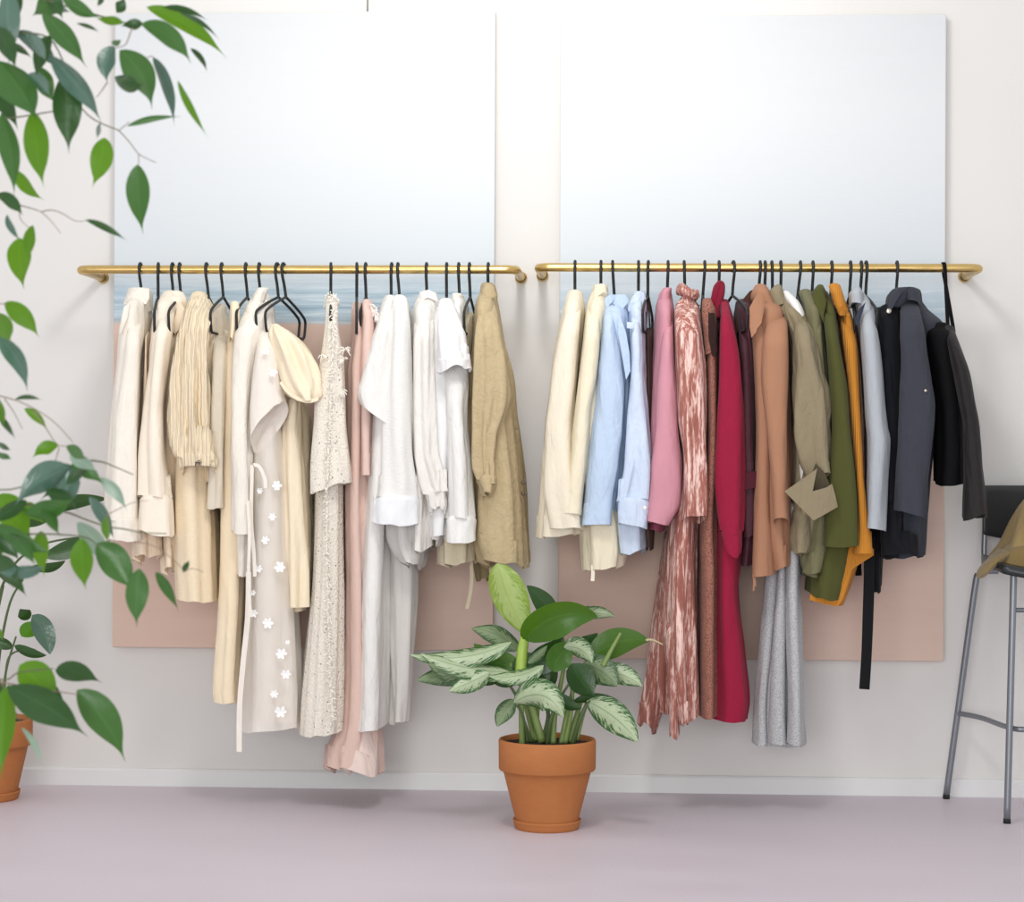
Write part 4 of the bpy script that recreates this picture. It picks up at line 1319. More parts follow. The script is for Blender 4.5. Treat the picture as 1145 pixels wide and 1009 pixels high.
# black velvet top
m = fabric('black_velvet', '#08080b', bump=0.25, sheen=0.0)
g = garment('black_velvet_top', 1055, 'black velvet top with a brown black sleeve at the right rail end', 'top')
loft('body', g, m, [(367, 1036, 1064), (385, 1034, 1068), (420, 1040, 1074), (460, 1044, 1079), (500, 1046, 1080), (541, 1045, 1079)], d=-0.35, turn=-3, b=0.10, fold=0.008, lam=0.07, sh=8, hem=0.006)
m2 = fabric('brown_black_satin', '#231f20', bump=0.35, rough=0.6)
loft('sleeve', g, m2, [(366, 1056, 1066), (387, 1060, 1073), (419, 1066, 1085), (450, 1072, 1091), (478, 1077, 1096), (530, 1077, 1100), (579, 1075.5, 1104)], d=-0.46, b=0.05, fold=0.006, lam=0.06, tx=0.003)
X0 = P(1055, 300, RY)
zt = rail_z(X0.x) + 0.0155
for (ya, yb, ex) in ((-0.2985, -0.345, 1060), (-0.2615, -0.255, 1066)):
    top = Vector((X0.x, RY, zt))
    side = Vector((X0.x + 0.001, ya, zt - 0.014))
    e = P(ex, 368, yb)
    Geo().strip(spline([top, side, side.lerp(e, 0.35), e, e + Vector((0, 0, -0.02))], 6), 0.010, 0.003).build('hanging_strap', m, g, smooth=False)
# ------------------------------------------------------------------ leaves


def leaf(name, parent, mat, base, tip, w, yb, yt, bend=0.0, roll=0.0, fold=0.25, kind='ficus', sag=0.0, nu=18, wave=0.0, curl=0.0):
    """blade from photo position base to tip; w = full width in photo pixels (face on)"""
    p0 = P(base[0], base[1], yb); p2 = P(tip[0], tip[1], yt)
    ym = (yb + yt) / 2
    dx, dy = tip[0] - base[0], tip[1] - base[1]
    L = math.hypot(dx, dy) + 1e-6
    mid = P((base[0] + tip[0]) / 2 - dy / L * bend, (base[1] + tip[1]) / 2 + dx / L * bend, ym - sag)
    c1 = mid * 2 - (p0 + p2) / 2
    hw = w / 2 * px_size(ym)
    nv = 6
    V, UV = [], []
    vd = (mid - CAM).normalized()
    for i in range(nu + 1):
        t = i / nu
        p = p0 * (1 - t) ** 2 + c1 * (2 * t * (1 - t)) + p2 * t * t
        tg = ((c1 - p0) * (2 * (1 - t)) + (p2 - c1) * (2 * t)).normalized()
        wd = vd.cross(tg).normalized()
        nm = tg.cross(wd).normalized()
        a = math.radians(roll)
        wd2 = wd * math.cos(a) + nm * math.sin(a)
        nm2 = tg.cross(wd2).normalized()
        if kind == 'ficus':
            if t < 0.80:
                q = t / 0.86
                k = math.sin(math.pi * min(q, 1) ** 0.85) ** 0.8
                k = max(k, 0.06) if t > 0.02 else 0.03
            else:
                q0 = math.sin(math.pi * (0.80 / 0.86) ** 0.85) ** 0.8
                s = (t - 0.80) / 0.20
                k = q0 * (1 - s) ** 2.2 + 0.012
        else:
            k = math.sin(math.pi * t ** 0.78) ** 0.75 if 0 < t < 1 else 0.0
            k = max(k, 0.02)
        for j in range(-nv // 2, nv // 2 + 1):
            v = j / (nv / 2)
            off = hw * k * v
            lift = -fold * abs(v) ** 1.3 * hw * k + wave * hw * math.sin(9 * t + 2.2 * v) * abs(v) * k - curl * hw * t * t
            V.append(p + wd2 * off - nm2 * lift)
            UV.append((t, v))
    m = nv + 1
    F = [(i * m + j, i * m + j + 1, (i + 1) * m + j + 1, (i + 1) * m + j) for i in range(nu) for j in range(nv)]
    return mesh_obj(name, V, F, mat, parent, uvs=UV)


def twig(parent, mat, path, rpx, d, name='twig'):
    pts = [P(q[0], q[1], q[2] if len(q) > 2 else d) for q in path]
    s = spline(pts, 6)
    r0 = rpx * px_size(d)
    r = [r0 * (1 - 0.5 * i / (len(s) - 1)) for i in range(len(s))]
    return Geo().tube(s, r, 8).build(name, mat, parent)


def terracotta(name, dark=False):
    t = NT(name)
    o = t.coord('Object')
    a = t.noise(o, 9.0, 5.0, 0.6)
    b = t.noise(t.coord('Object', (1, 1, 6)), 30.0, 3.0)
    base = t.mix(a, lin('#a9683a'), lin('#bc7c4b'))
    base = t.mix(t.math('MULTIPLY', b, 0.3), base, lin('#9a5527'))
    t.set(Base_Color=base, Roughness=0.75, Normal=t.bump(b, 0.15, 0.002))
    t.b.inputs['Specular IOR Level'].default_value = 0.3
    return t.m


M_TERRA = terracotta('terracotta')
M_SOIL = fabric('dark_potting_soil', '#33271f', 'speckle', '#17110d', rough=1.0)


def pot(root, c, rim_r, h, base_r, rim_h, saucer=True, base_z=0.0):
    s = rim_r
    br = base_r
    z0 = base_z
    low = s * 0.91
    prof = [(0.0, z0), (br, z0), (br + 0.002, z0 + 0.003)]
    nn = 8
    for i in range(1, nn + 1):
        k = i / nn
        prof.append((br + (low - br) * k, z0 + (h - rim_h) * k))
    prof += [(s - 0.003, z0 + h - rim_h), (s - 0.0005, z0 + h - rim_h + 0.004), (s, z0 + h - 0.006), (s - 0.002, z0 + h - 0.001), (s - 0.005, z0 + h),
             (s - 0.010, z0 + h - 0.002), (s - 0.013, z0 + h - 0.02), (s - 0.016, z0 + h - 0.05), (0.0, z0 + h - 0.055)]
    Geo().lathe(prof, c, 64).build('pot', M_TERRA, root)
    if saucer:
        b = br * 1.07
        prof = [(0.0, 0.0), (b - 0.002, 0.0), (b, 0.003), (b + 0.003, 0.012), (b + 0.0035, 0.0165), (b + 0.0045, 0.018), (b + 0.006, 0.0235), (b + 0.004, 0.0255), (b + 0.001, 0.024), (0.0, 0.0055)]
        Geo().lathe(prof, c, 64).build('saucer', M_TERRA, root)
    rs = random.Random(3)
    prof = [(0.0, 0.0)] + [((s - 0.0145) * k / 9, rs.uniform(-0.003, 0.003)) for k in range(1, 10)]
    g = Geo().lathe(prof, (c.x, c.y, c.z + z0 + h - 0.013), 40)
    g.v = [(x + rs.uniform(-.002, .002), y + rs.uniform(-.002, .002), z + rs.uniform(-.003, .003)) for x, y, z in g.v]
    g.build('soil', M_SOIL, root)


# ------------------------------------------------------------------ the plant in the middle
PC = FL(611.5, 926.0)
PY = PC.y
root = empty('chinese_evergreen', PC, 'silver and green leaved houseplant in a terracotta pot on the floor between the rails', 'potted plant')
S = px_size(PY)
zb = P(611.5, 926, PY).z
rim_z = P(611, 826, PY).z
pot(root, PC, 54.5 * S, rim_z - 0.006, 33.5 * S, 34.5 * S, True, 0.006)

A_S = leaf_mat('silver_leaf', '#2a5a24', '#5d8a2a', 0.38, '#b9c9a4', 0.10, tw=0.15)
A_D = leaf_mat('dull_silver_leaf', '#34552f', '#4f7a2c', 0.42, '#82956f', 0.03, tw=0.15)
A_G = leaf_mat('plain_green_leaf', '#3f6c1d', '#7dab28', 0.35, tw=0.30)
A_K = leaf_mat('dark_green_leaf', '#2a4b22', '#4f7a24', 0.33, tw=0.18)
A_L = leaf_mat('lime_young_leaf', '#86ab42', '#c4dc5e', 0.4, '#bcd48a', 0.1, tw=0.35)
M_STEM = simple('green_leaf_stalk', '#7b9150', 0.5)
M_STEMD = simple('dark_leaf_stalk', '#4a5d33', 0.5)

stems = [
    ((606, 830), [(592, 780), (584, 742), (586, 715)], 5.5, M_STEM, 0.0),
    ((590, 832), [(583, 795), (572, 770), (552, 752)], 2.6, M_STEMD, 0.0),
    ((598, 829), [(588, 790), (580, 760), (570, 742)], 3.6, M_STEM, 0.03),
    ((584, 834), [(583, 800), (584, 770), (582, 748)], 4.0, M_STEM, -0.02),
    ((600, 828), [(600, 800), (604, 775), (606, 752)], 4.2, M_STEM, 0.02),
    ((607, 828), [(613, 800), (606, 775), (602, 748)], 3.2, M_STEMD, 0.05),
    ((618, 832), [(620, 800), (626, 770), (631, 744)], 4.4, M_STEM, 0.0),
    ((628, 832), [(634, 800), (640, 775), (646, 748)], 4.2, M_STEM, 0.02),
    ((636, 830), [(645, 800), (652, 775), (660, 752)], 4.0, M_STEM, 0.03),
    ((640, 832), [(648, 806), (655, 790), (660, 784)], 3.2, M_STEMD, -0.03),
    ((612, 832), [(616, 805), (624, 785), (636, 765)], 3.0, M_STEMD, -0.03),
    ((594, 830), [(586, 806), (580, 792), (574, 786)], 2.2, M_STEMD, -0.04),
    ((632, 831), [(638, 800), (640, 775), (634, 750)], 3.4, M_STEM, -0.01),
    ((645, 828), [(655, 790), (672, 752), (686, 722), (693, 709)], 2.6, M_STEM, 0.02),
]
for b, path, r, mm, dy in stems:
    twig(root, mm, [(b[0], b[1], PY + dy * 0.5)] + [(q[0], q[1], PY + dy) for q in path], r * 0.9, PY, 'stalk')

L_ = []
LV = [
    # mat, base, tip, width, y offset base/tip, bend, roll, fold, sag, wave
    (A_L, (556, 630), (591, 712), 43, -0.03, 0.0, 4, 20, 0.35, 0.0, 0.04),
    (A_K, (624, 700), (589, 655), 26, 0.05, 0.02, 4, 25, 0.2, 0.0, 0.05),
    (A_G, (586, 716), (668, 690), 44, -0.02, -0.05, -14, 22, -0.45, 0.03, 0.06),
    (A_S, (640, 690), (688, 690), 20, -0.04, -0.02, -4, 40, 0.2, 0.0, 0.12),
    (A_G, (660, 737), (726, 717), 33, 0.0, 0.03, -9, 10, 0.15, 0.0, 0.04),
    (A_S, (572, 718), (458, 732), 27, 0.0, -0.05, -10, 35, 0.3, 0.02, 0.04),
    (A_S, (572, 752), (470, 731), 30, -0.02, -0.06, -5, 40, 0.25, 0.02, 0.05),
    (A_D, (580, 728), (527, 703), 26, 0.06, 0.10, 6, 30, 0.2, 0.0, 0.16),
    (A_G, (584, 745), (530, 720), 30, 0.03, 0.02, -8, 20, -0.2, 0.0, 0.04),
    (A_K, (560, 758), (515, 738), 26, 0.01, -0.01, -4, 25, 0.2, 0.0, 0.04),
    (A_D, (545, 757), (479, 742), 31, -0.03, -0.08, -4, 12, 0.2, 0.0, 0.08),
    (A_D, (532, 757), (466, 761), 24, -0.01, -0.05, 3, 12, 0.2, 0.0, 0.08),
    (A_S, (548, 752), (502, 773), 23, -0.06, -0.10, -1, 10, 0.3, 0.0, 0.06),
    (A_S, (608, 744), (546, 756), 24, -0.05, -0.10, -6, 42, 0.3, 0.0, 0.08),
    (A_K, (572, 748), (612, 768), 34, 0.0, -0.03, -10, 20, 0.3, 0.0, 0.05),
    (A_K, (548, 752), (580, 764), 18, 0.02, 0.04, 4, 20, 0.3, 0.0, 0.05),
    (A_S, (574, 786), (630, 803), 36, -0.07, -0.15, -17, 5, 0.4, 0.03, 0.05),
    (A_K, (588, 746), (630, 712), 32, -0.03, -0.02, 6, 15, -0.25, 0.0, 0.05),
    (A_D, (590, 742), (612, 722), 12, -0.05, -0.06, 2, 20, 0.2, 0.0, 0.05),
    (A_G, (620, 752), (644, 722), 32, -0.05, -0.03, -7, 20, -0.25, 0.0, 0.05),
    (A_S, (630, 724), (662, 742), 26, -0.04, -0.05, -7, 30, 0.3, 0.0, 0.05),
    (A_K, (640, 742), (664, 778), 36, -0.05, -0.07, 3, 25, 0.25, 0.0, 0.05),
    (A_D, (652, 742), (690, 768), 34, -0.02, -0.04, -4, 15, 0.25, 0.0, 0.08),
    (A_S, (672, 752), (718, 768), 25, -0.01, -0.03, -5, 15, 0.3, 0.0, 0.12),
    (A_K, (668, 748), (704, 758), 15, 0.05, 0.08, -5, 25, 0.2, 0.0, 0.1),
    (A_K, (640, 786), (704, 796), 13, -0.02, -0.04, -9, 30, 0.2, 0.0, 0.05),
    (A_S, (656, 784), (713, 830), 35, -0.03, -0.08, -5, 8, 0.25, 0.0, 0.05),
    (A_D, (576, 783), (556, 813), 21, -0.04, -0.07, 3, 15, 0.3, 0.0, 0.05),
    (A_K, (622, 776), (650, 792), 16, -0.06, -0.05, 4, 20, 0.3, 0.0, 0.05),
    (A_K, (566, 742), (530, 758), 18, 0.03, 0.0, 3, 25, 0.2, 0.0, 0.06),
    (A_K, (606, 752), (590, 776), 22, -0.01, -0.04, 4, 20, 0.3, 0.0, 0.05),
    (A_K, (640, 728), (668, 708), 22, 0.04, 0.06, 4, 25, 0.2, 0.0, 0.05),
    (A_K, (600, 770), (622, 745), 20, 0.05, 0.07, 4, 20, 0.2, 0.0, 0.05),
]
for (mm, b, t, w, ob, ot, bend, roll, fold, sag, wave) in LV:
    leaf('leaf', root, mm, b, t, w, PY + ob, PY + ot, bend, roll, fold, 'broad', sag, 20, wave)
# rolled leaf sheath below the young leaf
twig(root, simple('lime_leaf_sheath', '#9fbc50', 0.45), [(583, 752), (584, 730), (587, 712), (592, 694)], 7.5, PY - 0.01, 'leaf_sheath')
# young leaf spike and the dry tip at the right
twig(root, M_STEM, [(674, 745), (683, 728), (694, 708)], 3.2, PY - 0.03, 'young_leaf')
twig(root, simple('dry_leaf_tip', '#b9ad86', 0.7), [(722, 716), (730, 716), (741, 721)], 1.6, PY + 0.03, 'dry_tip')

# ------------------------------------------------------------------ the plant at the left, behind the ficus
LC = FL(-16, 893.5)
LY = LC.y
root2 = empty('large_leaved_houseplant', LC, 'large leaved houseplant in a terracotta pot at the left edge, behind the ficus branches', 'potted plant')
S2 = px_size(LY)
pot(root2, LC, 52 * S2, P(0, 806, LY).z, 34 * S2, 30 * S2, True, 0.006)
for path, r in (([(-12, 815), (-4, 760), (2, 715), (12, 672), (26, 648)], 2.2), ([(-6, 818), (2, 780), (8, 745), (18, 712)], 2.0),
                ([(-20, 815), (-16, 740), (-4, 690), (4, 655)], 2.2), ([(-2, 815), (5, 770), (10, 735), (30, 726), (40, 727)], 1.5),
                ([(-16, 815), (-8, 700), (10, 640), (45, 610), (96, 600)], 2.0), ([(-22, 815), (-20, 690), (4, 600), (60, 570)], 2.2)):
    twig(root2, M_STEMD, [(q[0], q[1], LY) for q in path], r, LY, 'stalk')
B_D = leaf_mat('deep_green_leaf', '#27491d', '#4c7a1c', 0.3, tw=0.15)
B_G = leaf_mat('mid_green_leaf', '#3f7a1c', '#8cc227', 0.32, tw=0.3)
B_B = leaf_mat('glossy_blue_green_leaf', '#3f5f4e', '#56773c', 0.22, tw=0.15, spec=0.8)
for (mm, b, t, w, ob, ot, bend, roll, fold) in (
    (B_D, (46, 574), (120, 558), 18, 0, -.06, -4, 20, .2), (B_D, (98, 603), (46, 622), 22, -.03, -.06, -3, 15, .2),
    (B_D, (36, 634), (73, 627), 12, 0, -.04, 5, 20, .3), (B_D, (26, 650), (-10, 632), 24, 0, -.04, 3, 20, .3),
    (B_D, (20, 690), (33, 682), 16, 0, -.02, 2, 20, .3), (B_G, (24, 712), (44, 700), 19, -.01, -.03, -2, 8, .2),
    (B_B, (36, 688), (56, 732), 25, -.03, -.05, -4, 15, .2), (B_D, (16, 722), (52, 733), 12, -.01, -.04, 3, 20, .3),
    (B_D, (14, 725), (-14, 718), 14, 0, -.02, 3, 20, .3), (B_D, (60, 572), (20, 590), 22, 0, .02, 3, 20, .3)):
    leaf('leaf', root2, mm, b, t, w, LY + ob, LY + ot, bend, roll, fold, 'broad', 0, 16, 0.05)

# ------------------------------------------------------------------ ficus in the foreground
FY = -3.0
fx = P(-150, 500, FY)
froot = empty('ficus_tree', Vector((fx.x, FY, 0)), 'tall ficus with drooping pointed leaves, its branches entering at the left edge in the foreground', 'tree')
pot(froot, Vector((fx.x, FY, 0)), 0.16, 0.28, 0.11, 0.06, True, 0.006)
M_BARK = fabric('grey_brown_bark', '#7d6a58', 'linen', bump=0.5)
M_TWIG = simple('brown_twig', '#8a7767', 0.7)
M_TWIGD = simple('green_brown_twig', '#5d6144', 0.6)


def fp(px, py, y=FY): return P(px, py, y)


Geo().tube(spline([Vector((fx.x, FY, 0.26)), Vector((fx.x + .02, FY, 0.7)), Vector((fx.x - .02, FY + .02, 1.2)), Vector((fx.x + .01, FY, 1.75))], 10), list(np.linspace(0.022, 0.010, 31)), 12).build('trunk', M_BARK, froot)
for path, r in (([(-150, 230), (-80, 150), (-20, 135), (20, 131), (62, 124)], 2.0), ([(-150, 180), (-90, 60), (-30, 30), (20, 36), (60, 48), (92, 122), (133, 146)], 1.8),
                ([(133, 146), (144, 158), (155, 172), (168, 179), (175, 182)], 1.0), ([(155, 172), (155, 186)], 0.9), ([(133, 146), (139, 141), (145, 136)], 1.0),
                ([(-150, 160), (-70, 20), (0, -12), (70, 6), (120, 20), (150, 28)], 1.8), ([(150, 28), (146, 36), (140, 50), (128, 54)], 1.3), ([(150, 26), (160, 27), (172, 30)], 1.2),
                ([(120, 92), (114, 101), (108, 109)], 1.2), ([(-150, 300), (-60, 225), (0, 222), (20, 229), (38, 234), (46, 237)], 1.4),
                ([(46, 237), (58, 235), (70, 239), (84, 247), (97, 247)], 1.0), ([(46, 237), (56, 246), (68, 261)], 0.8), ([(22, 230), (23, 245), (34, 256)], 0.9),
                ([(165, 64), (170, 63), (174, 66)], 0.9), ([(-150, 480), (-60, 430), (0, 443), (28, 452), (58, 470), (82, 495)], 1.3), ([(5, 446), (16, 462), (25, 480)], 0.9),
                ([(38, 460), (52, 480), (64, 497), (76, 499)], 1.0), ([(66, 500), (62, 515), (53, 531)], 0.9), ([(-150, 560), (-80, 520), (0, 548), (60, 530), (102, 515)], 1.6),
                ([(102, 515), (115, 517), (128, 522), (149, 531)], 1.5), ([(-150, 640), (-60, 590), (20, 565), (70, 572), (98, 582), (120, 589), (140, 592), (160, 596), (186, 597)], 1.8),
                ([(118, 577), (135, 568), (150, 562), (165, 560)], 0.8), ([(-150, 660), (-60, 610), (20, 598), (90, 600), (112, 612)], 1.8), ([(150, 606), (175, 612), (200, 632), (206, 640)], 0.9),
                ([(-150, 400), (-60, 345), (0, 340), (6, 341)], 1.2), ([(-150, 420), (-60, 360), (-4, 374)], 1.2), ([(-150, 760), (-60, 735), (0, 760), (22, 752), (60, 748)], 1.8),
                ([(-4, 762), (40, 770), (88, 777)], 1.4), ([(-20, 735), (4, 768), (24, 812)], 1.2), ([(205, 640), (215, 636), (228, 640)], 0.8)):
    twig(froot, M_TWIG if r < 1.5 else M_TWIGD, path, r * 0.75, FY, 'twig')

F_D = leaf_mat('ficus_dark_leaf', '#2a4d26', '#4d7c28', 0.3, tw=0.22)
F_M = leaf_mat('ficus_mid_leaf', '#3c6434', '#5f942c', 0.32, tw=0.30)
F_G = leaf_mat('ficus_bright_leaf', '#457a1e', '#86b828', 0.38, tw=0.5)
F_B = leaf_mat('ficus_glossy_leaf', '#48695c', '#5d8148', 0.2, tw=0.12, spec=0.9)  # bluish sheen of the gloss is mixed into this base colour
F_P = leaf_mat('ficus_pale_leaf', '#8fa898', '#a3bb93', 0.3, tw=0.25, spec=0.7)
FV = [
    (F_B, (8, -14), (10, 74), 27, 0, 20), (F_M, (62, -4), (36, 18), 28, 0, 10), (F_M, (47, 14), (97, 76), 24, -3, 10), (F_B, (16, 36), (68, 82), 22, -4, 30),
    (F_B, (56, 62), (114, 138), 26, -5, 25), (F_D, (10, 50), (36, 66), 9, -3, 20), (F_M, (-2, 68), (42, 136), 42, -3, 15), (F_D, (73, 82), (77, 172), 34, 0, 8),
    (F_G, (37, 124), (49, 210), 29, 2, 8), (F_M, (2, 126), (16, 220), 24, -3, 15), (F_G, (17, 190), (50, 224), 15, 4, 15), (F_D, (-4, 218), (26, 242), 16, -4, 20),
    (F_G, (117, 154), (103, 210), 26, -2, 6), (F_M, (154, 184), (160, 262), 27, 2, 6), (F_D, (96, 246), (143, 270), 9, -2, 25), (F_G, (37, 252), (32, 292), 14, 2, 10),
    (F_G, (22, 266), (27, 324), 27, 2, 10), (F_B, (8, 240), (24, 270), 9, 3, 30), (F_G, (5, 339), (44, 378), 22, -4, 8), (F_G, (-8, 350), (12, 384), 22, -2, 10),
    (F_B, (-4, 374), (31, 440), 22, -7, 25), (F_D, (17, 447), (48, 448), 6, -3, 20), (F_G, (27, 457), (54, 482), 11, -2, 15), (F_G, (-3, 444), (5, 478), 11, 0, 15),
    (F_D, (-2, 462), (18, 492), 8, 0, 20), (F_D, (-4, 496), (13, 504), 7, 0, 20), (F_M, (-4, 506), (14, 514), 8, 0, 20), (F_G, (65, 499), (36, 513), 16, 4, 10),
    (F_M, (74, 499), (97, 514), 14, 0, 15), (F_P, (78, 508), (110, 528), 16, 0, 20), (F_B, (78, 523), (16, 566), 34, 6, 20), (F_B, (72, 518), (68, 574), 28, -4, 15),
    (F_M, (78, 521), (116, 543), 17, -4, 15), (F_P, (112, 534), (142, 572), 15, -4, 20), (F_G, (-8, 556), (36, 606), 36, -4, 10), (F_G, (26, 564), (50, 586), 17, 0, 10),
    (F_M, (28, 574), (84, 556), 24, 5, 15), (F_G, (121, 577), (121, 608), 11, 2, 20), (F_M, (-6, 586), (62, 620), 20, 4, 15), (F_G, (46, 594), (50, 646), 19, 2, 10),
    (F_P, (86, 585), (132, 640), 24, -3, 25), (F_G, (92, 602), (96, 660), 26, 2, 8), (F_M, (108, 608), (150, 664), 36, -3, 12), (F_M, (156, 636), (153, 702), 27, 2, 10),
    (F_M, (174, 640), (200, 684), 13, -2, 20), (F_B, (48, 634), (-6, 640), 17, -3, 25), (F_D, (-4, 620), (22, 654), 20, 0, 15), (F_D, (62, 750), (114, 764), 24, -4, 12),
    (F_M, (86, 772), (140, 852), 38, -6, 12), (F_G, (22, 744), (64, 792), 40, -3, 10), (F_D, (8, 768), (98, 824), 40, -4, 12), (F_G, (10, 766), (2, 872), 30, 3, 12),
    (F_P, (24, 814), (48, 858), 8, -3, 20), (F_D, (130, 14), (140, -4), 14, 0, 20), (F_G, (138, 26), (106, 20), 11, 0, 20), (F_D, (160, 27), (134, 29), 13, 0, 20),
    (F_M, (158, 27), (214, 72), 24, -9, 15), (F_G, (164, 8), (254, 66), 20, -8, 15), (F_D, (183, 8), (234, 24), 8, -4, 20), (F_D, (200, 14), (246, 46), 6, -5, 20),
    (F_D, (213, 54), (232, 82), 7, -3, 20), (F_B, (128, 52), (121, 94), 22, 6, 20), (F_M, (134, 56), (170, 122), 34, -8, 10), (F_D, (128, 86), (162, 94), 20, 5, 20),
    (F_B, (171, 64), (195, 142), 16, -4, 30), (F_G, (199, 90), (233, 154), 9, 2, 20), (F_M, (142, 141), (204, 131), 8, -4, 25), (F_M, (68, -6), (114, 20), 17, 4, 15),
    (F_D, (118, -6), (108, 8), 7, 0, 20), (F_D, (86, 26), (112, 37), 5, -2, 20), (F_B, (58, 8), (80, 14), 9, 0, 20), (F_B, (112, 138), (108, 156), 6, 0, 20),
    (F_D, (24, -6), (2, 40), 20, 3, 20), (F_D, (50, -8), (70, 22), 18, -3, 15), (F_B, (30, 40), (52, 70), 16, -3, 25), (F_D, (58, 40), (40, 88), 20, 4, 20),
    (F_D, (-6, 30), (18, 78), 22, -3, 15), (F_M, (44, 74), (62, 116), 22, 3, 15), (F_B, (30, 84), (56, 108), 18, -3, 25), (F_D, (-8, 100), (20, 146), 20, -4, 15),
    (F_D, (90, 540), (44, 560), 16, 4, 20), (F_D, (30, 560), (-8, 588), 18, 3, 15), (F_D, (52, 548), (88, 572), 18, -3, 20), (F_M, (10, 596), (40, 634), 18, -3, 15),
    (F_B, (100, 556), (128, 606), 16, -4, 25), (F_D, (96, 524), (72, 546), 13, 3, 20), (F_D, (-8, 600), (22, 628), 20, -3, 15), (F_M, (52, 560), (68, 600), 16, 3, 15),
    (F_D, (0, 640), (30, 668), 14, -3, 20), (F_D, (30, 760), (76, 804), 26, -4, 15), (F_D, (-10, 756), (14, 800), 22, 3, 15),
    (F_D, (205, 640), (212, 626), 7, 0, 20), (F_M, (126, 50), (136, 44), 8, 0, 20), (F_M, (0, 590), (-14, 640), 26, 0, 15), (F_G, (-6, 700), (4, 716), 9, 0, 15),
]
rs = random.Random(11)
for (mm, b, t, w, bend, roll) in FV:
    oy = rs.uniform(-0.12, 0.12)
    leaf('leaf', froot, mm, b, t, w, FY + oy * 0.3, FY + oy, bend, roll * rs.choice((-1, 1)), rs.uniform(0.15, 0.5), 'ficus', rs.uniform(-0.01, 0.012), 22, rs.uniform(0.03, 0.12))

# ------------------------------------------------------------------ bar stool at the right with a suede jacket on it
M_CHROME = simple('satin_chrome', '#85898f', 0.38, 0.6)
M_BLACKP = simple('black_seat_shell', '#26282b', 0.35)
M_RUB = simple('black_rubber', '#151515', 0.7)
a = FL(1058, 893.5); b = FL(1126, 921)
wx = 0.46
a2 = Vector((a.x + wx + 0.06, a.y - 0.02, 0)); b2 = Vector((b.x + wx * 0.82, b.y - 0.01, 0))
sroot = empty('bar_stool', (a + b + a2 + b2) / 4, 'bar stool with satin metal legs and a black seat at the right edge', 'stool')
seat_z = P(1133, 648, b.y).z
ta = P(1092, 655, a.y - 0.05); tb = P(1133.5, 652, b.y + 0.02)
ta.z = seat_z - 0.010
tb.z = seat_z + 0.012
sx0 = P(1103, 640, (a.y + b.y) / 2).x
cx = (a.x + b.x + a2.x + b2.x) / 4
r = 0.0095
ta2 = Vector((2 * cx - ta.x, ta.y, ta.z)); tb2 = Vector((2 * cx - tb.x, tb.y, tb.z))
for (ft, tp, inn) in ((a, ta, 1), (b, tb, 0), (a2, ta2, -1), (b2, tb2, 0)):
    f0 = ft + Vector((0, 0, 0.008))
    pts = [f0, f0.lerp(tp, 0.5), f0.lerp(tp, 0.95)]
    if inn:
        pts += [tp + Vector((0.006 * inn, 0, 0.0)), tp + Vector((0.022 * inn, -0.003, 0.012)), tp + Vector((0.06 * inn, -0.006, 0.014))]
    else:
        pts += [tp]
    leg = Geo().tube(spline(pts, 6), r, 14).build('leg', M_CHROME, sroot)
    d_ = (tp - f0).normalized()
    Geo().tube([ft + Vector((0, 0, 0.0)), f0 + d_ * 0.004], 0.0102, 14).build('rubber_foot', M_RUB, leg)
# foot rail and upper rung
fr = [a.lerp(Vector((ta.x, ta.y, ta.z)), 0.385), None]
p_l = a.lerp(ta, 0.385); p_r = a2.lerp(ta2, 0.385)
fy = b.y + 0.03
Geo().tube(spline([p_l, p_l + Vector((0.05, -0.10, -0.0)), Vector((b.x + 0.02, fy + 0.03, p_l.z)), Vector((b.x + 0.08, fy, p_l.z)), Vector((b2.x - 0.06, fy, p_l.z)), p_r + Vector((-0.05, -0.12, 0)), p_r], 8), 0.0075, 12).build('foot_rail', M_CHROME, sroot)
z2 = P(1138, 683, b.y).z
q1 = b.lerp(tb, (z2 - 0) / tb.z); q2 = b2.lerp(tb2, (z2 - 0) / tb2.z)
Geo().tube([q1, q2], 0.0065, 12).build('rung', M_CHROME, sroot)
# seat shell: rounded, dished
g = Geo()
nx, ny = 20, 16
hx = cx - sx0
y_f, y_b = b.y - 0.035, a.y - 0.06
vs = []
for s in (0, 1):
    for i in range(nx + 1):
        for j in range(ny + 1):
            u = -1 + 2 * i / nx; v = -1 + 2 * j / ny
            uu = u * math.sqrt(1 - 0.16 * v * v); vv = v * math.sqrt(1 - 0.16 * u * u)
            z = seat_z + 0.006 + 0.022 * (u * u) - 0.012 * max(-v, 0) ** 2 + (0.024 if s else 0)
            vs.append((cx + uu * hx * 1.05, (y_f + y_b) / 2 + vv * (y_b - y_f) / 2 * 1.05, z))
m_ = (nx + 1) * (ny + 1)
fs = []
for s in (0, 1):
    for i in range(nx):
        for j in range(ny):
            q = s * m_ + i * (ny + 1) + j
            fs.append((q, q + 1, q + ny + 2, q + ny + 1))
edge = [i * (ny + 1) for i in range(nx + 1)] + [nx * (ny + 1) + j for j in range(1, ny + 1)] + [i * (ny + 1) + ny for i in range(nx - 1, -1, -1)] + [j for j in range(ny - 1, 0, -1)]
for i in range(len(edge)):
    p_, q_ = edge[i], edge[(i + 1) % len(edge)]
    fs.append((p_, q_, q_ + m_, p_ + m_))
g.add(vs, fs).build('seat', M_BLACKP, sroot)
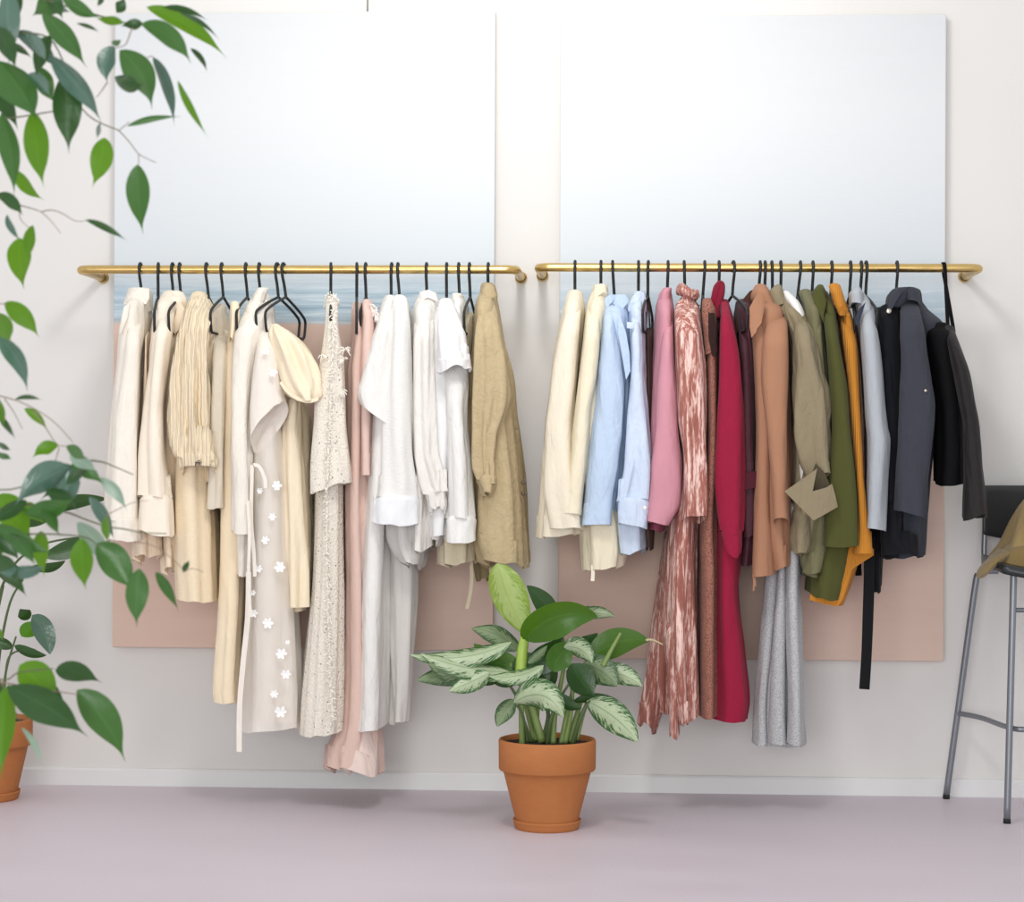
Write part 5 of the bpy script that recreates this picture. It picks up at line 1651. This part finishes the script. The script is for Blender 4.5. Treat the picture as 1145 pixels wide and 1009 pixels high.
# back posts and back panel
yb = a.y - 0.02
pz0 = P(1101, 640, yb); pz1 = P(1102.5, 545, yb)
for sgn in (1, -1):
    x0 = pz0.x if sgn > 0 else 2 * cx - pz0.x
    x1 = pz1.x if sgn > 0 else 2 * cx - pz1.x
    Geo().tube(spline([Vector((x0 + 0.025 * sgn, yb - 0.04, seat_z + 0.01)), Vector((x0, yb - 0.005, seat_z + 0.03)), Vector((x0, yb, (pz0.z + pz1.z) / 2)), Vector((x1, yb, pz1.z - 0.01))], 6), 0.0085, 12).build('back_post', M_CHROME, sroot)
g = Geo()
zt, zl = P(1130, 543, yb).z, P(1130, 598, yb).z
vs = []
nn = 24
for s in (0, 1):
    for i in range(nn + 1):
        u = -1 + 2 * i / nn
        for j in range(9):
            v = j / 8
            low = zl - 0.022 * (1 - u * u)
            x = cx + u * (cx - pz1.x + 0.010)
            vs.append((x, yb + 0.02 * (1 - u * u) - (0.014 if s == 0 else 0.0), low + (zt - low) * v))
m_ = (nn + 1) * 9
fs = []
for s in (0, 1):
    for i in range(nn):
        for j in range(8):
            q = s * m_ + i * 9 + j
            fs.append((q, q + 1, q + 10, q + 9))
edge = [i * 9 for i in range(nn + 1)] + [nn * 9 + j for j in range(1, 9)] + [i * 9 + 8 for i in range(nn - 1, -1, -1)] + [j for j in range(7, 0, -1)]
for i in range(len(edge)):
    p_, q_ = edge[i], edge[(i + 1) % len(edge)]
    fs.append((p_, q_, q_ + m_, p_ + m_))
o = g.add(vs, fs).build('backrest', M_BLACKP, sroot)
bv = o.modifiers.new('bevel', 'BEVEL'); bv.width = 0.004; bv.segments = 2; bv.limit_method = 'ANGLE'

# suede jacket thrown over the seat
m = fabric('tan_suede', '#a08a5e', bump=0.3, sheen=0.1)
md = fabric('brown_suede', '#857047', bump=0.3, sheen=0.3)
jc = Vector((cx, (y_f + y_b) / 2, seat_z + 0.03))
jroot = empty('suede_jacket', jc, 'tan brown suede jacket thrown over the seat of the bar stool', 'jacket')
jy = (y_f + y_b) / 2
loft('bundle', jroot, m, [(548, 1156, 1200), (560, 1145, 1215), (575, 1137, 1230), (592, 1130, 1240), (606, 1124, 1245), (622, 1112, 1250), (630, 1108, 1252)], d=jy - 0.02, b=0.13, sh=50, fold=0.012, lam=0.12, wr=0.006, wl=0.1, ret=0.0, hem=0.0)
loft('draped_front', jroot, md, [(607, 1128, 1250), (611, 1122, 1254), (618, 1113, 1256), (626, 1105, 1258), (632, 1101, 1256), (635, 1104, 1250)], d=jy - 0.03, b=0.13, sh=10, top=0.75, fold=0.008, lam=0.12, wr=0.005, wl=0.1, ret=0.0, hem=0.0, step=3)
loft('sleeve', jroot, md, [(612, 1118, 1140), (622, 1107, 1128), (632, 1098, 1116), (642, 1093, 1104), (646, 1093, 1099)], d=jy - 0.12, b=0.05, sh=8, fold=0.004, wr=0.004, ret=0.0, hem=0.0, step=3)
# ------------------------------------------------------------------ light
SC.view_settings.view_transform = 'Standard'
SC.view_settings.look = 'None'
SC.view_settings.gamma = 1.0
SC.view_settings.use_curve_mapping = False
SC.view_settings.exposure = 0.0
w = bpy.data.worlds.new('room_light')
SC.world = w
w.use_nodes = True
bg = w.node_tree.nodes['Background']
bg.inputs[0].default_value = (1.0, 1.0, 1.0, 1)
bg.inputs[1].default_value = 0.80


def area(name, loc, aim, size, power, col=(1, 1, 1), shape='DISK'):
    l = bpy.data.lights.new(name, 'AREA')
    l.shape = shape; l.size = size; l.energy = power; l.color = col
    o = bpy.data.objects.new(name, l)
    o.location = loc
    o.rotation_mode = 'QUATERNION'
    o.rotation_quaternion = (Vector(aim) - Vector(loc)).to_track_quat('-Z', 'Y')
    COL.objects.link(o)
    return o


area('ceiling_lamp', (0.06, -2.25, 2.78), (0.03, 0.0, 1.5), 0.55, 21.0, (1.0, 0.985, 0.965))
# broad fill light added behind the camera to brighten the lower wall
wl = area('front_fill_light', (-0.6, -8.6, 1.35), (0.0, 0.0, 0.9), 3.6, 200.0, (0.985, 0.995, 1.0), 'RECTANGLE')
wl.data.size_y = 2.2
l = bpy.data.lights.new('wall_washer', 'SPOT')
l.energy = 38.0; l.spot_size = math.radians(84); l.spot_blend = 1.0; l.shadow_soft_size = 0.12; l.color = (1.0, 0.99, 0.975)
o = bpy.data.objects.new('wall_washer', l)
o.location = (0.04, -1.7, 2.8)
o.rotation_mode = 'QUATERNION'
o.rotation_quaternion = (Vector((0.03, 0, 2.0)) - Vector(o.location)).to_track_quat('-Z', 'Y')
COL.objects.link(o)
SC.cycles.max_bounces = 8
SC.cycles.transparent_max_bounces = 16
